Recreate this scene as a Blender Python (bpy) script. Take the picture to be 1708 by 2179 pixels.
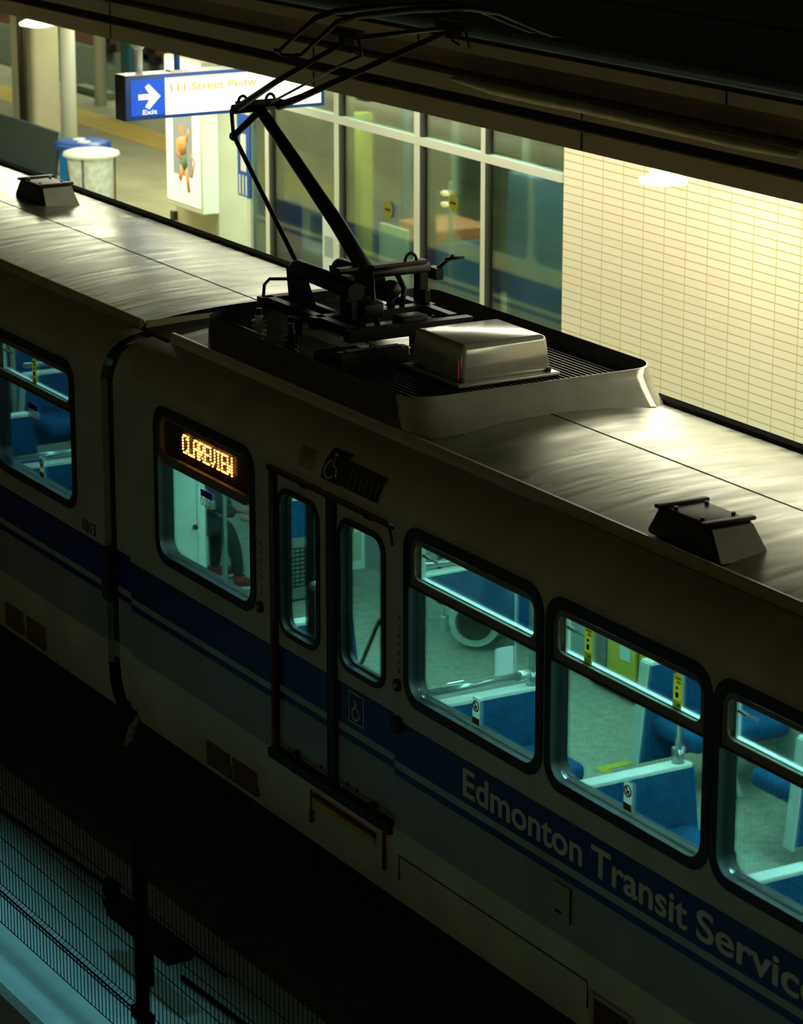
import bpy, bmesh, math, random
from mathutils import Vector, Matrix
random.seed(7)
for o in list(bpy.data.objects): bpy.data.objects.remove(o)
S = bpy.context.scene
COL = S.collection

# ------------------------------------------------------------------ camera
cam = bpy.data.cameras.new('camera'); camo = bpy.data.objects.new('camera', cam); COL.objects.link(camo)
F = 6300.0; HY = -705.0; VX = -2930.0
cam.sensor_fit = 'VERTICAL'; cam.sensor_height = 36.0; cam.lens = F / 2179 * 36
cam.clip_start = 0.5; cam.clip_end = 400
dX = Vector((VX - 854, 1089.5 - HY, F)); dX = -dX.normalized()
upv = Vector((0, F, -(1089.5 - HY))).normalized()
dY = upv.cross(dX)
if dY.z < 0: dY = -dY
# rows of R are the world axes in camera (right, up, forward)
right = Vector((dX.x, dY.x, upv.x)); upc = Vector((dX.y, dY.y, upv.y)); fwd = Vector((dX.z, dY.z, upv.z))
M = Matrix((( right.x, upc.x, -fwd.x, 15.25), (right.y, upc.y, -fwd.y, -8.3), (right.z, upc.z, -fwd.z, 7.65), (0, 0, 0, 1)))
camo.matrix_world = M
cam.dof.use_dof = True; cam.dof.focus_distance = 19.0; cam.dof.aperture_fstop = 3.2
S.camera = camo
S.view_settings.view_transform = 'Standard'; S.view_settings.look = 'None'
S.view_settings.exposure = 0.0; S.view_settings.gamma = 1.0; S.view_settings.use_curve_mapping = False

# ------------------------------------------------------------------ world and lights
W = bpy.data.worlds.new('night_sky'); S.world = W; W.use_nodes = True
bg = W.node_tree.nodes['Background']; bg.inputs[0].default_value = (0.80, 0.72, 0.36, 1); bg.inputs[1].default_value = 0.035
_n = W.node_tree.nodes; _l = W.node_tree.links
_tc = _n.new('ShaderNodeTexCoord'); _sp = _n.new('ShaderNodeSeparateXYZ'); _cr = _n.new('ShaderNodeValToRGB')
_l.new(_tc.outputs['Generated'], _sp.inputs[0]); _l.new(_sp.outputs['Z'], _cr.inputs[0]); _l.new(_cr.outputs[0], bg.inputs[0])
_cr.color_ramp.elements[0].position = 0.0; _cr.color_ramp.elements[0].color = (0.80, 0.74, 0.40, 1)
_cr.color_ramp.elements[1].position = 0.75; _cr.color_ramp.elements[1].color = (0.10, 0.08, 0.03, 1)

def area(name, loc, size, sizey, power, color, target=None, spread=180):
    l = bpy.data.lights.new(name, 'AREA'); l.shape = 'RECTANGLE'; l.size = size; l.size_y = sizey
    l.energy = power; l.color = color; l.spread = math.radians(spread)
    o = bpy.data.objects.new(name, l); COL.objects.link(o); o.location = loc
    if target is not None:
        d = Vector(target) - Vector(loc)
        z = -d.normalized(); x = Vector((1, 0, 0)); y = z.cross(x).normalized(); x = y.cross(z)
        m = Matrix((x, y, z)).transposed().to_4x4(); m.translation = Vector(loc); o.matrix_world = m
    return o
WARM = (1.0, 1.0, 0.74)
CYAN = (0.36, 1.0, 0.92)
area('canopy_tube_light', (-25, 3.9, 4.42), 30, 0.9, 950, WARM, (-25, 4.1, 0.9))
area('canopy_tube_light', (-1, 4.0, 4.44), 16, 1.5, 300, (1.0, .96, .76), (-1, 4.0, 0.9))
area('canopy_inner_tube_light', (-26, 8.6, 4.42), 36, 0.3, 1350, WARM, (-26, 8.6, 0.9))
area('stair_house_tube_light', (-8.6, 5.7, 3.84), 6, 0.3, 240, (0.82, 1.0, 0.82), (-8.6, 6.6, 0.0))
area('stair_house_tube_light', (-9.6, 7.6, 3.84), 5, 0.3, 300, (0.82, 1.0, 0.82), (-9.6, 8.4, 0.0))
area('side_fill_light', (8, -17, 4.5), 7, 2, 34, (1.0, 0.92, 0.58), (1, 0, .8))  # added fill that brightens the tram's lower side, not an actual lamp
area('far_track_light', (-40, 13.0, 5.0), 30, 0.3, 700, (0.9, 1.0, 0.75), (-40, 14.0, 0.0))
for cx, L_, pw, cc in ((2.6, 11.0, 215, CYAN), (-8.6, 10.0, 75, (0.30, 0.9, 0.95))):
    area('cabin_tube_light', (cx, 0.72, 2.90), L_, 0.12, pw, cc, (cx, 0.78, 0.0))
    area('cabin_tube_light', (cx, 1.93, 2.90), L_, 0.12, pw, cc, (cx, 1.90, 0.0))
area('walkway_floodlight', (3.0, -2.0, 7.0), 16, 0.7, 19, (0.22, 0.88, 1.0), (3.0, -2.02, 0.0), spread=12)

# ------------------------------------------------------------------ materials
def mat(name, col, rough=0.6, metal=0.0, noise=0.0, nscale=8.0, bump=0.0, bscale=20.0, stretch=(1, 1, 1), spec=0.5, emit=None, estr=0.0):
    m = bpy.data.materials.new(name); m.use_nodes = True; nt = m.node_tree; N = nt.nodes; L = nt.links
    b = N['Principled BSDF']; b.inputs['Roughness'].default_value = rough; b.inputs['Metallic'].default_value = metal
    b.inputs['Specular IOR Level'].default_value = spec
    tc = N.new('ShaderNodeTexCoord'); mp = N.new('ShaderNodeMapping'); mp.inputs['Scale'].default_value = stretch
    L.new(tc.outputs['Object'], mp.inputs[0])
    nz = N.new('ShaderNodeTexNoise'); nz.inputs['Scale'].default_value = nscale; nz.inputs['Detail'].default_value = 5
    L.new(mp.outputs[0], nz.inputs['Vector'])
    mr = N.new('ShaderNodeMapRange'); mr.inputs['From Min'].default_value = 0.3; mr.inputs['From Max'].default_value = 0.7
    mr.inputs['To Min'].default_value = 1 - noise; mr.inputs['To Max'].default_value = 1 + noise * 0.6
    L.new(nz.outputs['Fac'], mr.inputs['Value'])
    mx = N.new('ShaderNodeVectorMath'); mx.operation = 'SCALE'; mx.inputs[0].default_value = col[:3]
    L.new(mr.outputs[0], mx.inputs['Scale']); L.new(mx.outputs[0], b.inputs['Base Color'])
    if bump:
        nb = N.new('ShaderNodeTexNoise'); nb.inputs['Scale'].default_value = bscale; nb.inputs['Detail'].default_value = 4
        L.new(mp.outputs[0], nb.inputs['Vector'])
        bu = N.new('ShaderNodeBump'); bu.inputs['Strength'].default_value = bump; bu.inputs['Distance'].default_value = 0.02
        L.new(nb.outputs['Fac'], bu.inputs['Height']); L.new(bu.outputs[0], b.inputs['Normal'])
    if emit:
        b.inputs['Emission Color'].default_value = (*emit, 1); b.inputs['Emission Strength'].default_value = estr
    return m

def glass(name, tint=(1, 1, 1), gloss=0.08, rough=0.02):
    m = bpy.data.materials.new(name); m.use_nodes = True; nt = m.node_tree; nt.nodes.clear(); N = nt.nodes; L = nt.links
    out = N.new('ShaderNodeOutputMaterial'); mx = N.new('ShaderNodeMixShader'); t = N.new('ShaderNodeBsdfTransparent')
    g = N.new('ShaderNodeBsdfGlossy'); g.inputs['Roughness'].default_value = rough
    t.inputs[0].default_value = (*tint, 1); fr = N.new('ShaderNodeFresnel'); fr.inputs[0].default_value = 1.45
    ml = N.new('ShaderNodeMath'); ml.operation = 'MULTIPLY_ADD'; ml.inputs[1].default_value = 0.8; ml.inputs[2].default_value = gloss
    L.new(fr.outputs[0], ml.inputs[0]); L.new(ml.outputs[0], mx.inputs[0]); L.new(t.outputs[0], mx.inputs[1]); L.new(g.outputs[0], mx.inputs[2])
    L.new(mx.outputs[0], out.inputs[0]); return m

def translucent(name, col):
    m = bpy.data.materials.new(name); m.use_nodes = True; nt = m.node_tree; N = nt.nodes; L = nt.links
    b = N['Principled BSDF']; b.inputs['Base Color'].default_value = (*col, 1); t = N.new('ShaderNodeBsdfTranslucent'); t.inputs[0].default_value = (*col, 1)
    mx = N.new('ShaderNodeMixShader'); mx.inputs[0].default_value = .6; L.new(b.outputs[0], mx.inputs[1]); L.new(t.outputs[0], mx.inputs[2]); L.new(mx.outputs[0], N['Material Output'].inputs[0]); return m

def livery():
    """cream paint with the blue band, thin blue pinstripe and grey lower band, laid out by height"""
    m = bpy.data.materials.new('tram_livery_paint'); m.use_nodes = True; nt = m.node_tree; N = nt.nodes; L = nt.links
    b = N['Principled BSDF']; b.inputs['Roughness'].default_value = 0.38
    tc = N.new('ShaderNodeTexCoord'); sp = N.new('ShaderNodeSeparateXYZ'); L.new(tc.outputs['Object'], sp.inputs[0])
    mr = N.new('ShaderNodeMapRange'); mr.inputs['From Min'].default_value = 0.0; mr.inputs['From Max'].default_value = 4.0
    L.new(sp.outputs['Z'], mr.inputs['Value'])
    cr = N.new('ShaderNodeValToRGB'); cr.color_ramp.interpolation = 'CONSTANT'; L.new(mr.outputs[0], cr.inputs[0])
    cream = (0.56, 0.53, 0.34, 1); lower = (0.72, 0.64, 0.38, 1); blue = (0.006, 0.008, 0.15, 1); grey = (0.36, 0.33, 0.27, 1); stripe = (0.45, 0.47, 0.36, 1)
    e = cr.color_ramp.elements; e[0].position = 0; e[0].color = lower
    e[1].position = 0.915 / 4; e[1].color = grey
    for z, c in ((1.262, blue), (1.302, stripe), (1.348, blue), (1.622, cream)):
        k = e.new(z / 4); k.color = c
    nz = N.new('ShaderNodeTexNoise'); nz.inputs['Scale'].default_value = 2.2; nz.inputs['Detail'].default_value = 6
    L.new(tc.outputs['Object'], nz.inputs['Vector'])
    m2 = N.new('ShaderNodeMapRange'); m2.inputs['From Min'].default_value = .3; m2.inputs['From Max'].default_value = .7
    m2.inputs['To Min'].default_value = .8; m2.inputs['To Max'].default_value = 1.1; L.new(nz.outputs['Fac'], m2.inputs['Value'])
    mx = N.new('ShaderNodeVectorMath'); mx.operation = 'SCALE'; L.new(cr.outputs[0], mx.inputs[0]); L.new(m2.outputs[0], mx.inputs['Scale'])
    L.new(mx.outputs[0], b.inputs['Base Color']); return m

def roofmat():
    m = mat('weathered_roof_sheet', (0.42, 0.44, 0.34), 0.26, 0.84, noise=0.22, nscale=3.0)
    nt = m.node_tree; N = nt.nodes; L = nt.links; b = N['Principled BSDF']
    tc = N['Texture Coordinate']
    mp = N.new('ShaderNodeMapping'); mp.inputs['Scale'].default_value = (5.5, 1.1, 1); L.new(tc.outputs['Object'], mp.inputs[0])
    n1 = N.new('ShaderNodeTexNoise'); n1.inputs['Scale'].default_value = 1.5; n1.inputs['Detail'].default_value = 1.6; n1.inputs['Roughness'].default_value = .62
    L.new(mp.outputs[0], n1.inputs['Vector'])
    bu = N.new('ShaderNodeBump'); bu.inputs['Strength'].default_value = 0.16; bu.inputs['Distance'].default_value = 0.02
    L.new(n1.outputs['Fac'], bu.inputs['Height']); L.new(bu.outputs[0], b.inputs['Normal'])
    mr = N.new('ShaderNodeMapRange'); mr.inputs['From Min'].default_value = .3; mr.inputs['From Max'].default_value = .7
    mr.inputs['To Min'].default_value = .24; mr.inputs['To Max'].default_value = .38
    L.new(n1.outputs['Fac'], mr.inputs['Value']); L.new(mr.outputs[0], b.inputs['Roughness'])
    return m

def tiles():
    m = bpy.data.materials.new('cream_stack_bond_tiles'); m.use_nodes = True; nt = m.node_tree; N = nt.nodes; L = nt.links
    b = N['Principled BSDF']; b.inputs['Roughness'].default_value = .35
    tc = N.new('ShaderNodeTexCoord'); sp = N.new('ShaderNodeSeparateXYZ'); cb = N.new('ShaderNodeCombineXYZ')
    L.new(tc.outputs['Object'], sp.inputs[0]); L.new(sp.outputs['X'], cb.inputs['X']); L.new(sp.outputs['Z'], cb.inputs['Y'])
    br = N.new('ShaderNodeTexBrick'); br.offset = 0; br.squash = 1; br.inputs['Scale'].default_value = 1
    br.inputs['Brick Width'].default_value = 0.2955; br.inputs['Row Height'].default_value = 0.0687; br.inputs['Mortar Size'].default_value = 0.0045
    br.inputs['Mortar Smooth'].default_value = .2
    br.inputs['Color1'].default_value = (0.88, 0.80, 0.63, 1); br.inputs['Color2'].default_value = (0.85, 0.77, 0.58, 1); br.inputs['Mortar'].default_value = (0.52, 0.42, 0.10, 1)
    L.new(cb.outputs[0], br.inputs['Vector']); L.new(br.outputs['Color'], b.inputs['Base Color']); return m

MT = dict(
    paint=livery(), roof=roofmat(), tile=tiles(),
    shroud=mat('shroud_grey_fibreglass', (0.50, 0.51, 0.42), .15, .35, noise=.08, bump=.10, bscale=3, spec=.7),
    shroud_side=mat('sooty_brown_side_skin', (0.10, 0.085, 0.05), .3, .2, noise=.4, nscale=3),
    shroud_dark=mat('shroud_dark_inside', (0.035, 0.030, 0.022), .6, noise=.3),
    gutter=mat('gutter_olive_paint', (0.42, 0.38, 0.20), .4, noise=.15),
    black=mat('black_rubber', (0.006, 0.006, 0.005), .6), seal=mat('window_rubber', (0.012, 0.013, 0.010), .45),
    blackmetal=mat('black_sooty_metal', (0.012, 0.011, 0.009), .42, .6, noise=.4, nscale=30),
    darksteel=mat('dark_steel', (0.05, 0.045, 0.03), .45, .6, noise=.3, nscale=20),
    sash=mat('olive_sash', (0.26, 0.24, 0.15), .4, .3, noise=.15), rustred=mat('rusty_red_edge', (0.20, 0.04, 0.015), .7, noise=.5, nscale=30),
    reveal=mat('grey_window_reveal', (0.006, 0.010, 0.011), .35, .0, spec=.3),
    alu=mat('bright_aluminium', (0.72, 0.76, 0.72), .28, .7), chrome=mat('chrome_tube', (0.42, 0.48, 0.46), .25, .75),
    fabric=mat('blue_moquette', (0.005, 0.095, 0.235), .85, noise=.25, nscale=9, bump=.25, bscale=120, spec=.2),
    white=mat('white_plastic', (0.78, 0.83, 0.76), .4), whiteg=mat('pale_enamel_panel', (0.56, 0.72, 0.62), .4, noise=.05),
    cabfloor=mat('speckled_vinyl_floor', (0.30, 0.36, 0.27), .55, noise=.25, nscale=14), cabwall=mat('cabin_wall_laminate', (0.34, 0.44, 0.38), .5, noise=.06),
    grey=mat('grey_equipment', (0.15, 0.20, 0.18), .5, noise=.15), yellow=mat('yellow_paint', (0.62, 0.52, 0.05), .5, noise=.1),
    cglass=glass('cabin_window_glass', (0.94, 0.98, 0.97), .015), sglass=glass('station_glass', (0.78, 0.96, 0.88), .10, .04),
    smoke=glass('sign_smoked_glass', (0.9, 0.85, 0.8), .02),
    floorc=mat('platform_concrete', (0.34, 0.34, 0.19), .75, noise=.2, nscale=1.2), yel=mat('yellow_tactile_strip', (0.62, 0.44, 0.05), .7, noise=.15, nscale=6),
    conc=mat('beige_concrete', (0.42, 0.40, 0.26), .8, noise=.12, nscale=2), concd=mat('dark_concrete', (0.045, 0.042, 0.03), .9, noise=.3, nscale=2),
    can=mat('canopy_cladding', (0.42, 0.36, 0.23), .6, noise=.12, nscale=1.5), canbrown=mat('canopy_brown_cladding', (0.19, 0.13, 0.085), .7, noise=.2, nscale=1.5),
    canroof=mat('canopy_roof_membrane', (0.10, 0.10, 0.075), .85, noise=.5, nscale=.8), pipe=mat('blue_grey_gutter_pipe', (0.20, 0.27, 0.29), .3, .3),
    snow=mat('pale_pipe_wrap', (0.42, 0.41, 0.28), .8, noise=.2), mull=mat('pale_grey_mullion', (0.60, 0.62, 0.50), .45),
    mulld=mat('dark_mullion_gasket', (0.03, 0.03, 0.02), .5), bluef=mat('blue_sign_frame', (0.008, 0.07, 0.36), .35),
    bin=mat('blue_plastic_bin', (0.0, 0.18, 0.50), .45), bag=mat('clear_bin_liner', (0.62, 0.68, 0.60), .35, noise=.3, nscale=14, bump=.8, bscale=12),
    mesh=mat('perforated_bench_metal', (0.10, 0.14, 0.13), .4, .6), brown=mat('brown_wall_cladding', (0.16, 0.075, 0.03), .8, noise=.2),
    farwall=mat('far_green_wall', (0.24, 0.29, 0.20), .8, noise=.15), postblue=mat('blue_post', (0.01, 0.06, 0.30), .4),
    fence=mat('black_fence_wire', (0.0012, 0.0012, 0.0012), .95, spec=.02), slab=mat('worn_concrete_slab', (0.42, 0.46, 0.44), .85, noise=.12, nscale=5, bump=.2, bscale=30),
    ballast=mat('dark_ballast', (0.12, 0.10, 0.05), .95, noise=.9, nscale=26, bump=.9, bscale=22), rail=mat('rusty_rail', (0.05, 0.03, 0.015), .5, .7),
    letter=mat('beige_vinyl_letters', (0.80, 0.74, 0.56), .5), skin=mat('skin', (0.45, 0.20, 0.12), .6), jacket=mat('dark_green_jacket', (0.025, 0.04, 0.035), .9, noise=.2),
    jeans=mat('dark_trousers', (0.03, 0.045, 0.045), .9, noise=.3, nscale=20), shoe=mat('red_canvas', (0.36, 0.06, 0.05), .8), hair=mat('dark_hair', (0.02, 0.015, 0.01), .8),
    purple=mat('purple_sticker', (0.06, 0.02, 0.28), .5), stick_y=translucent('yellow_sticker', (0.80, 0.66, 0.16)), stick_w=translucent('white_sticker', (0.8, 0.85, 0.8)), olive=translucent('olive_sticker', (0.42, 0.38, 0.04)), red=mat('red_print', (0.60, 0.03, 0.02), .5),
    black_print=mat('black_print', (0.01, 0.01, 0.01), .5), orange=mat('orange_paint', (0.75, 0.20, 0.03), .5), tan=mat('tan_board', (0.80, 0.82, 0.55), .6),
    signwhite=mat('lit_sign_panel', (0.8, 0.8, 0.8), .4, emit=(1.0, 1.0, 0.93), estr=.9), signblue=mat('lit_blue_panel', (0.005, 0.05, 0.4), .4, emit=(0.0, 0.09, 0.62), estr=.85),
    poster=mat('lit_poster_panel', (0.75, 0.78, 0.68), .4, emit=(0.85, 0.95, 0.72), estr=.42), lampglow=mat('glowing_lamp_shade', (0.9, 0.9, 0.8), .4, emit=(1, 1, .90), estr=1.3),
    lampdim=mat('ribbed_lamp_shade', (0.8, 0.85, 0.7), .4, emit=(0.8, .95, .72), estr=.45), led=mat('amber_led', (1, .5, .1), .5, emit=(1.0, 0.42, 0.08), estr=5.0),
    ledbox=mat('led_backing', (0.10, 0.045, 0.015), .7), goldtext=mat('gold_sign_text', (0.55, 0.42, 0.04), .5, emit=(0.42, 0.33, 0.02), estr=.55),
    hi=mat('orange_running_light', (1, .7, .4), .4, emit=(1, .62, .30), estr=5), porcelain=mat('white_porcelain', (0.85, 0.9, 0.8), .25), panelgrey=mat('poster_grey', (0.30, 0.33, 0.34), .6),
    figor=mat('poster_orange', (0.75, 0.32, 0.08), .6), figgr=mat('poster_green', (0.10, 0.20, 0.10), .6), whitepaper=mat('white_paper', (0.62, 0.68, 0.58), .6),
    ventbrown=mat('vent_brown', (0.24, 0.15, 0.06), .7, noise=.3), bluegrey=mat('blue_grey_panel', (0.10, 0.22, 0.30), .5, noise=.15), teal=mat('teal_panel', (0.03, 0.15, 0.20), .5), mirror=mat('box_pale_green', (0.34, 0.45, 0.30), .4))

# ------------------------------------------------------------------ object helpers
def link(o, parent=None):
    COL.objects.link(o)
    if parent is not None: o.parent = parent
    return o
def thing(name, label, cat, loc=(0, 0, 0), rz=0, group=None):
    o = bpy.data.objects.new(name, None); o.empty_display_size = .2; COL.objects.link(o); o.location = loc; o.rotation_euler = (0, 0, rz)
    o['label'] = label; o['category'] = cat
    if group: o['group'] = group
    return o
def tag(o, label, cat, group=None, kind=None):
    o['label'] = label; o['category'] = cat
    if group: o['group'] = group
    if kind: o['kind'] = kind
    return o
def dup(root, loc=None, rz=None, label=None):
    r = root.copy(); COL.objects.link(r)
    if loc is not None: r.location = loc
    if rz is not None: r.rotation_euler = (0, 0, rz)
    if label: r['label'] = label
    for ch in list(root.children):
        c = ch.copy(); COL.objects.link(c); c.parent = r
        for g in list(ch.children):
            d = g.copy(); COL.objects.link(d); d.parent = c
    return r

class MB:
    def __init__(s): s.v = []; s.f = []; s.sm = []
    def add(s, vs, fs, smooth=False):
        n = len(s.v); s.v += [tuple(v) for v in vs]; s.f += [tuple(i + n for i in f) for f in fs]; s.sm += [smooth] * len(fs); return s
    def box(s, a, b, bev=0.0):
        x0, y0, z0 = a; x1, y1, z1 = b
        if bev <= 0:
            return s.add([(x0, y0, z0), (x1, y0, z0), (x1, y1, z0), (x0, y1, z0), (x0, y0, z1), (x1, y0, z1), (x1, y1, z1), (x0, y1, z1)],
                         [(3, 2, 1, 0), (4, 5, 6, 7), (0, 1, 5, 4), (1, 2, 6, 5), (2, 3, 7, 6), (3, 0, 4, 7)])
        bm = bmesh.new(); bmesh.ops.create_cube(bm, size=1)
        for v in bm.verts: v.co = Vector(((x0 + x1) / 2 + v.co.x * (x1 - x0), (y0 + y1) / 2 + v.co.y * (y1 - y0), (z0 + z1) / 2 + v.co.z * (z1 - z0)))
        bmesh.ops.bevel(bm, geom=list(bm.edges), offset=bev, segments=3, affect='EDGES', profile=.5)
        bm.verts.index_update(); s.add([v.co[:] for v in bm.verts], [[v.index for v in f.verts] for f in bm.faces], True); bm.free(); return s
    def hexa(s, p):  # 8 points: bottom 4 then top 4
        return s.add(p, [(3, 2, 1, 0), (4, 5, 6, 7), (0, 1, 5, 4), (1, 2, 6, 5), (2, 3, 7, 6), (3, 0, 4, 7)])
    def tube(s, pts, r, n=10, caps=True, closed=False):
        pts = [Vector(p) for p in pts]; R = r if isinstance(r, (list, tuple)) else [r] * len(pts); k = len(pts); base = len(s.v); u = None
        for i, p in enumerate(pts):
            if closed: t = pts[(i + 1) % k] - pts[i - 1]
            else: t = pts[min(i + 1, k - 1)] - pts[max(i - 1, 0)]
            t.normalize()
            if u is None:
                u = t.cross(Vector((0, 0, 1)));
                if u.length < .1: u = t.cross(Vector((1, 0, 0)))
            u = (u - t * u.dot(t)).normalized(); w = t.cross(u)
            for j in range(n):
                a = 2 * math.pi * j / n; s.v.append(tuple(p + (u * math.cos(a) + w * math.sin(a)) * R[i]))
        for i in range(k if closed else k - 1):
            for j in range(n):
                a = base + i * n + j; b = base + i * n + (j + 1) % n; c = base + ((i + 1) % k) * n + (j + 1) % n; d = base + ((i + 1) % k) * n + j
                s.f.append((a, d, c, b)); s.sm.append(True)
        if caps and not closed:
            s.f.append(tuple(base + j for j in range(n))); s.sm.append(False)
            s.f.append(tuple(base + (k - 1) * n + n - 1 - j for j in range(n))); s.sm.append(False)
        return s
    def lathe(s, prof, c=(0, 0, 0), n=24):  # profile (r, z) about z
        base = len(s.v); k = len(prof)
        for r, z in prof:
            for j in range(n):
                a = 2 * math.pi * j / n; s.v.append((c[0] + r * math.cos(a), c[1] + r * math.sin(a), c[2] + z))
        for i in range(k - 1):
            for j in range(n):
                s.f.append((base + i * n + j, base + i * n + (j + 1) % n, base + (i + 1) * n + (j + 1) % n, base + (i + 1) * n + j)); s.sm.append(True)
        return s
    def sweepx(s, prof, x0, x1, closed=False, nx=1, smooth=True):  # profile (y,z) along x
        base = len(s.v); k = len(prof)
        for i in range(nx + 1):
            x = x0 + (x1 - x0) * i / nx
            for y, z in prof: s.v.append((x, y, z))
        for i in range(nx):
            for j in range(k if closed else k - 1):
                s.f.append((base + i * k + j, base + (i + 1) * k + j, base + (i + 1) * k + (j + 1) % k, base + i * k + (j + 1) % k)); s.sm.append(smooth)
        if closed:
            s.f.append(tuple(base + j for j in range(k))); s.f.append(tuple(base + nx * k + k - 1 - j for j in range(k))); s.sm += [False, False]
        return s
    def sphere(s, c, r, n=12, sc=(1, 1, 1)):
        base = len(s.v)
        for i in range(n + 1):
            th = math.pi * i / n
            for j in range(n * 2):
                ph = math.pi * j / n; s.v.append((c[0] + r * sc[0] * math.sin(th) * math.cos(ph), c[1] + r * sc[1] * math.sin(th) * math.sin(ph), c[2] + r * sc[2] * math.cos(th)))
        m = n * 2
        for i in range(n):
            for j in range(m):
                s.f.append((base + i * m + j, base + (i + 1) * m + j, base + (i + 1) * m + (j + 1) % m, base + i * m + (j + 1) % m)); s.sm.append(True)
        return s
    def build(s, name, m, parent=None, off=None):
        me = bpy.data.meshes.new(name); me.from_pydata(s.v, [], s.f); me.validate(); me.update()
        fl = [s.sm[i] if i < len(s.sm) else False for i in range(len(me.polygons))]
        me.polygons.foreach_set('use_smooth', fl)
        me.materials.append(MT[m] if isinstance(m, str) else m)
        o = bpy.data.objects.new(name, me); link(o, parent)
        if off: o.location = off
        return o

def rrect(x0, z0, x1, z1, r, n=6):
    pts = []
    for cx, cz, a0 in ((x1 - r, z1 - r, 0), (x0 + r, z1 - r, 90), (x0 + r, z0 + r, 180), (x1 - r, z0 + r, 270)):
        for i in range(n + 1):
            a = math.radians(a0 + 90 * i / n); pts.append((cx + r * math.cos(a), cz + r * math.sin(a)))
    return pts
def plate(name, loops, y, t, m, parent=None, plane='xz'):
    """flat sheet with holes: loops of (x, z); y is its outer face, t its thickness going to +y"""
    cu = bpy.data.curves.new(name, 'CURVE'); cu.dimensions = '2D'; cu.fill_mode = 'BOTH'; cu.extrude = t / 2
    for lp in loops:
        sp = cu.splines.new('POLY'); sp.points.add(len(lp) - 1)
        for i, p in enumerate(lp): sp.points[i].co = (p[0], p[1], 0, 1)
        sp.use_cyclic_u = True
    o = bpy.data.objects.new('tmp', cu); COL.objects.link(o); bpy.context.view_layer.update()
    me = bpy.data.meshes.new_from_object(o.evaluated_get(bpy.context.evaluated_depsgraph_get())); bpy.data.objects.remove(o); bpy.data.curves.remove(cu)
    if plane == 'xz': me.transform(Matrix(((1, 0, 0, 0), (0, 0, -1, y + t / 2), (0, 1, 0, 0), (0, 0, 0, 1))))
    else: me.transform(Matrix(((0, 0, 1, y + t / 2), (1, 0, 0, 0), (0, 1, 0, 0), (0, 0, 0, 1))))   # loops of (y, z) at x = y argument
    me.name = name; me.materials.clear(); me.materials.append(MT[m]); ob = bpy.data.objects.new(name, me); return link(ob, parent)
def text(name, body, x0, x1, z0, z1, y, m, parent=None, plane='xz', bold=0.0, t=.003, mirror=False, slant=0):
    cu = bpy.data.curves.new(name, 'FONT'); cu.body = body; cu.size = 1; cu.extrude = .001; cu.offset = bold
    o = bpy.data.objects.new('tmp', cu); COL.objects.link(o); bpy.context.view_layer.update()
    me = bpy.data.meshes.new_from_object(o.evaluated_get(bpy.context.evaluated_depsgraph_get())); bpy.data.objects.remove(o); bpy.data.curves.remove(cu)
    xs = [v.co.x for v in me.vertices]; ys = [v.co.y for v in me.vertices]; a, b, c, d = min(xs), max(xs), min(ys), max(ys)
    for v in me.vertices:
        u = (v.co.x - a) / (b - a); w = (v.co.y - c) / (d - c); dep = (0.5 - v.co.z / .002) * t
        if mirror: u = 1 - u
        X = x0 + (x1 - x0) * u; Z = z0 + (z1 - z0) * w + slant * (X - x0)
        v.co = (X, y + dep, Z) if plane == 'xz' else (y - dep, X, Z)
    me.name = name; me.materials.clear(); me.materials.append(MT[m]); return link(bpy.data.objects.new(name, me), parent)
def ring(name, cx, cz, r0, r1, y, t, m, parent, n=24):
    c = lambda r: [(cx + r * math.cos(2 * math.pi * i / n), cz + r * math.sin(2 * math.pi * i / n)) for i in range(n)]
    return plate(name, [c(r1), c(r0)] if r0 > 0 else [c(r1)], y, t, m, parent)
def disc_x(mb, c, r, t, n=20):
    return mb.tube([(c[0], c[1], c[2]), (c[0] + t, c[1], c[2])], r, n)

def isa_symbol(name, x, z, h, y, m, parent):
    """wheelchair pictogram, height h, about (x, z)"""
    mb = MB(); w = h * .035; P = lambda a, b: (x + a * h, y, z + b * h)
    mb.tube([P(-.08, .42), P(-.07, .41)], h * .075, 10)
    mb.tube([P(-.07, .33), P(-.04, .02), P(.16, .0), P(.26, -.30), P(.34, -.27)], w * 1.5, 8)
    mb.tube([P(-.05, .16), P(.12, .15)], w * 1.3, 8)
    pts = [P(-.02 + .24 * math.cos(a), -.2 + .24 * math.sin(a)) for a in [math.radians(110 + 24 * i) for i in range(10)]]
    mb.tube(pts, w * 1.4, 8)
    for i, v in enumerate(mb.v): mb.v[i] = (v[0], y + (v[1] - y) * .08, v[2])
    return mb.build(name, m, parent)

# ================================================================== GROUND, PLATFORM, CANOPY (the setting)
def struct(o): o['kind'] = 'structure'; return o
struct(MB().box((-60, -30, -.75), (30, 30, -.55)).build('ground', 'ballast'))
struct(MB().box((-60, -.72, -.55), (30, 2.62, -.02)).build('ballast_bed', 'ballast'))
slab = [(-2.17, -.55), (-2.17, -.08), (-2.15, -.02), (-2.09, 0), (-.72, 0), (-.72, -.55)]
struct(MB().sweepx(slab, -14, 14, True, smooth=False).build('service_walkway', 'slab'))
struct(MB().box((-60, 2.78, -.55), (12, 11.75, .95)).build('platform_floor', 'floorc'))
struct(MB().box((-60, 10.02, .95), (12, 10.72, .956)).build('trim_1', 'yel'))
struct(MB().box((-60, 2.95, .95), (12, 3.55, .956)).build('trim_2', 'yel'))
struct(MB().box((-70, 15.0, -.55), (5, 15.3, .70)).build('wall_back', 'farwall'))
struct(MB().box((-70, 15.05, .70), (5, 15.35, 4.0)).build('wall_back_cladding', 'brown'))
struct(MB().box((-60, 11.78, -.55), (5, 15.0, -.1)).build('far_track_bed', 'concd'))

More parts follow.
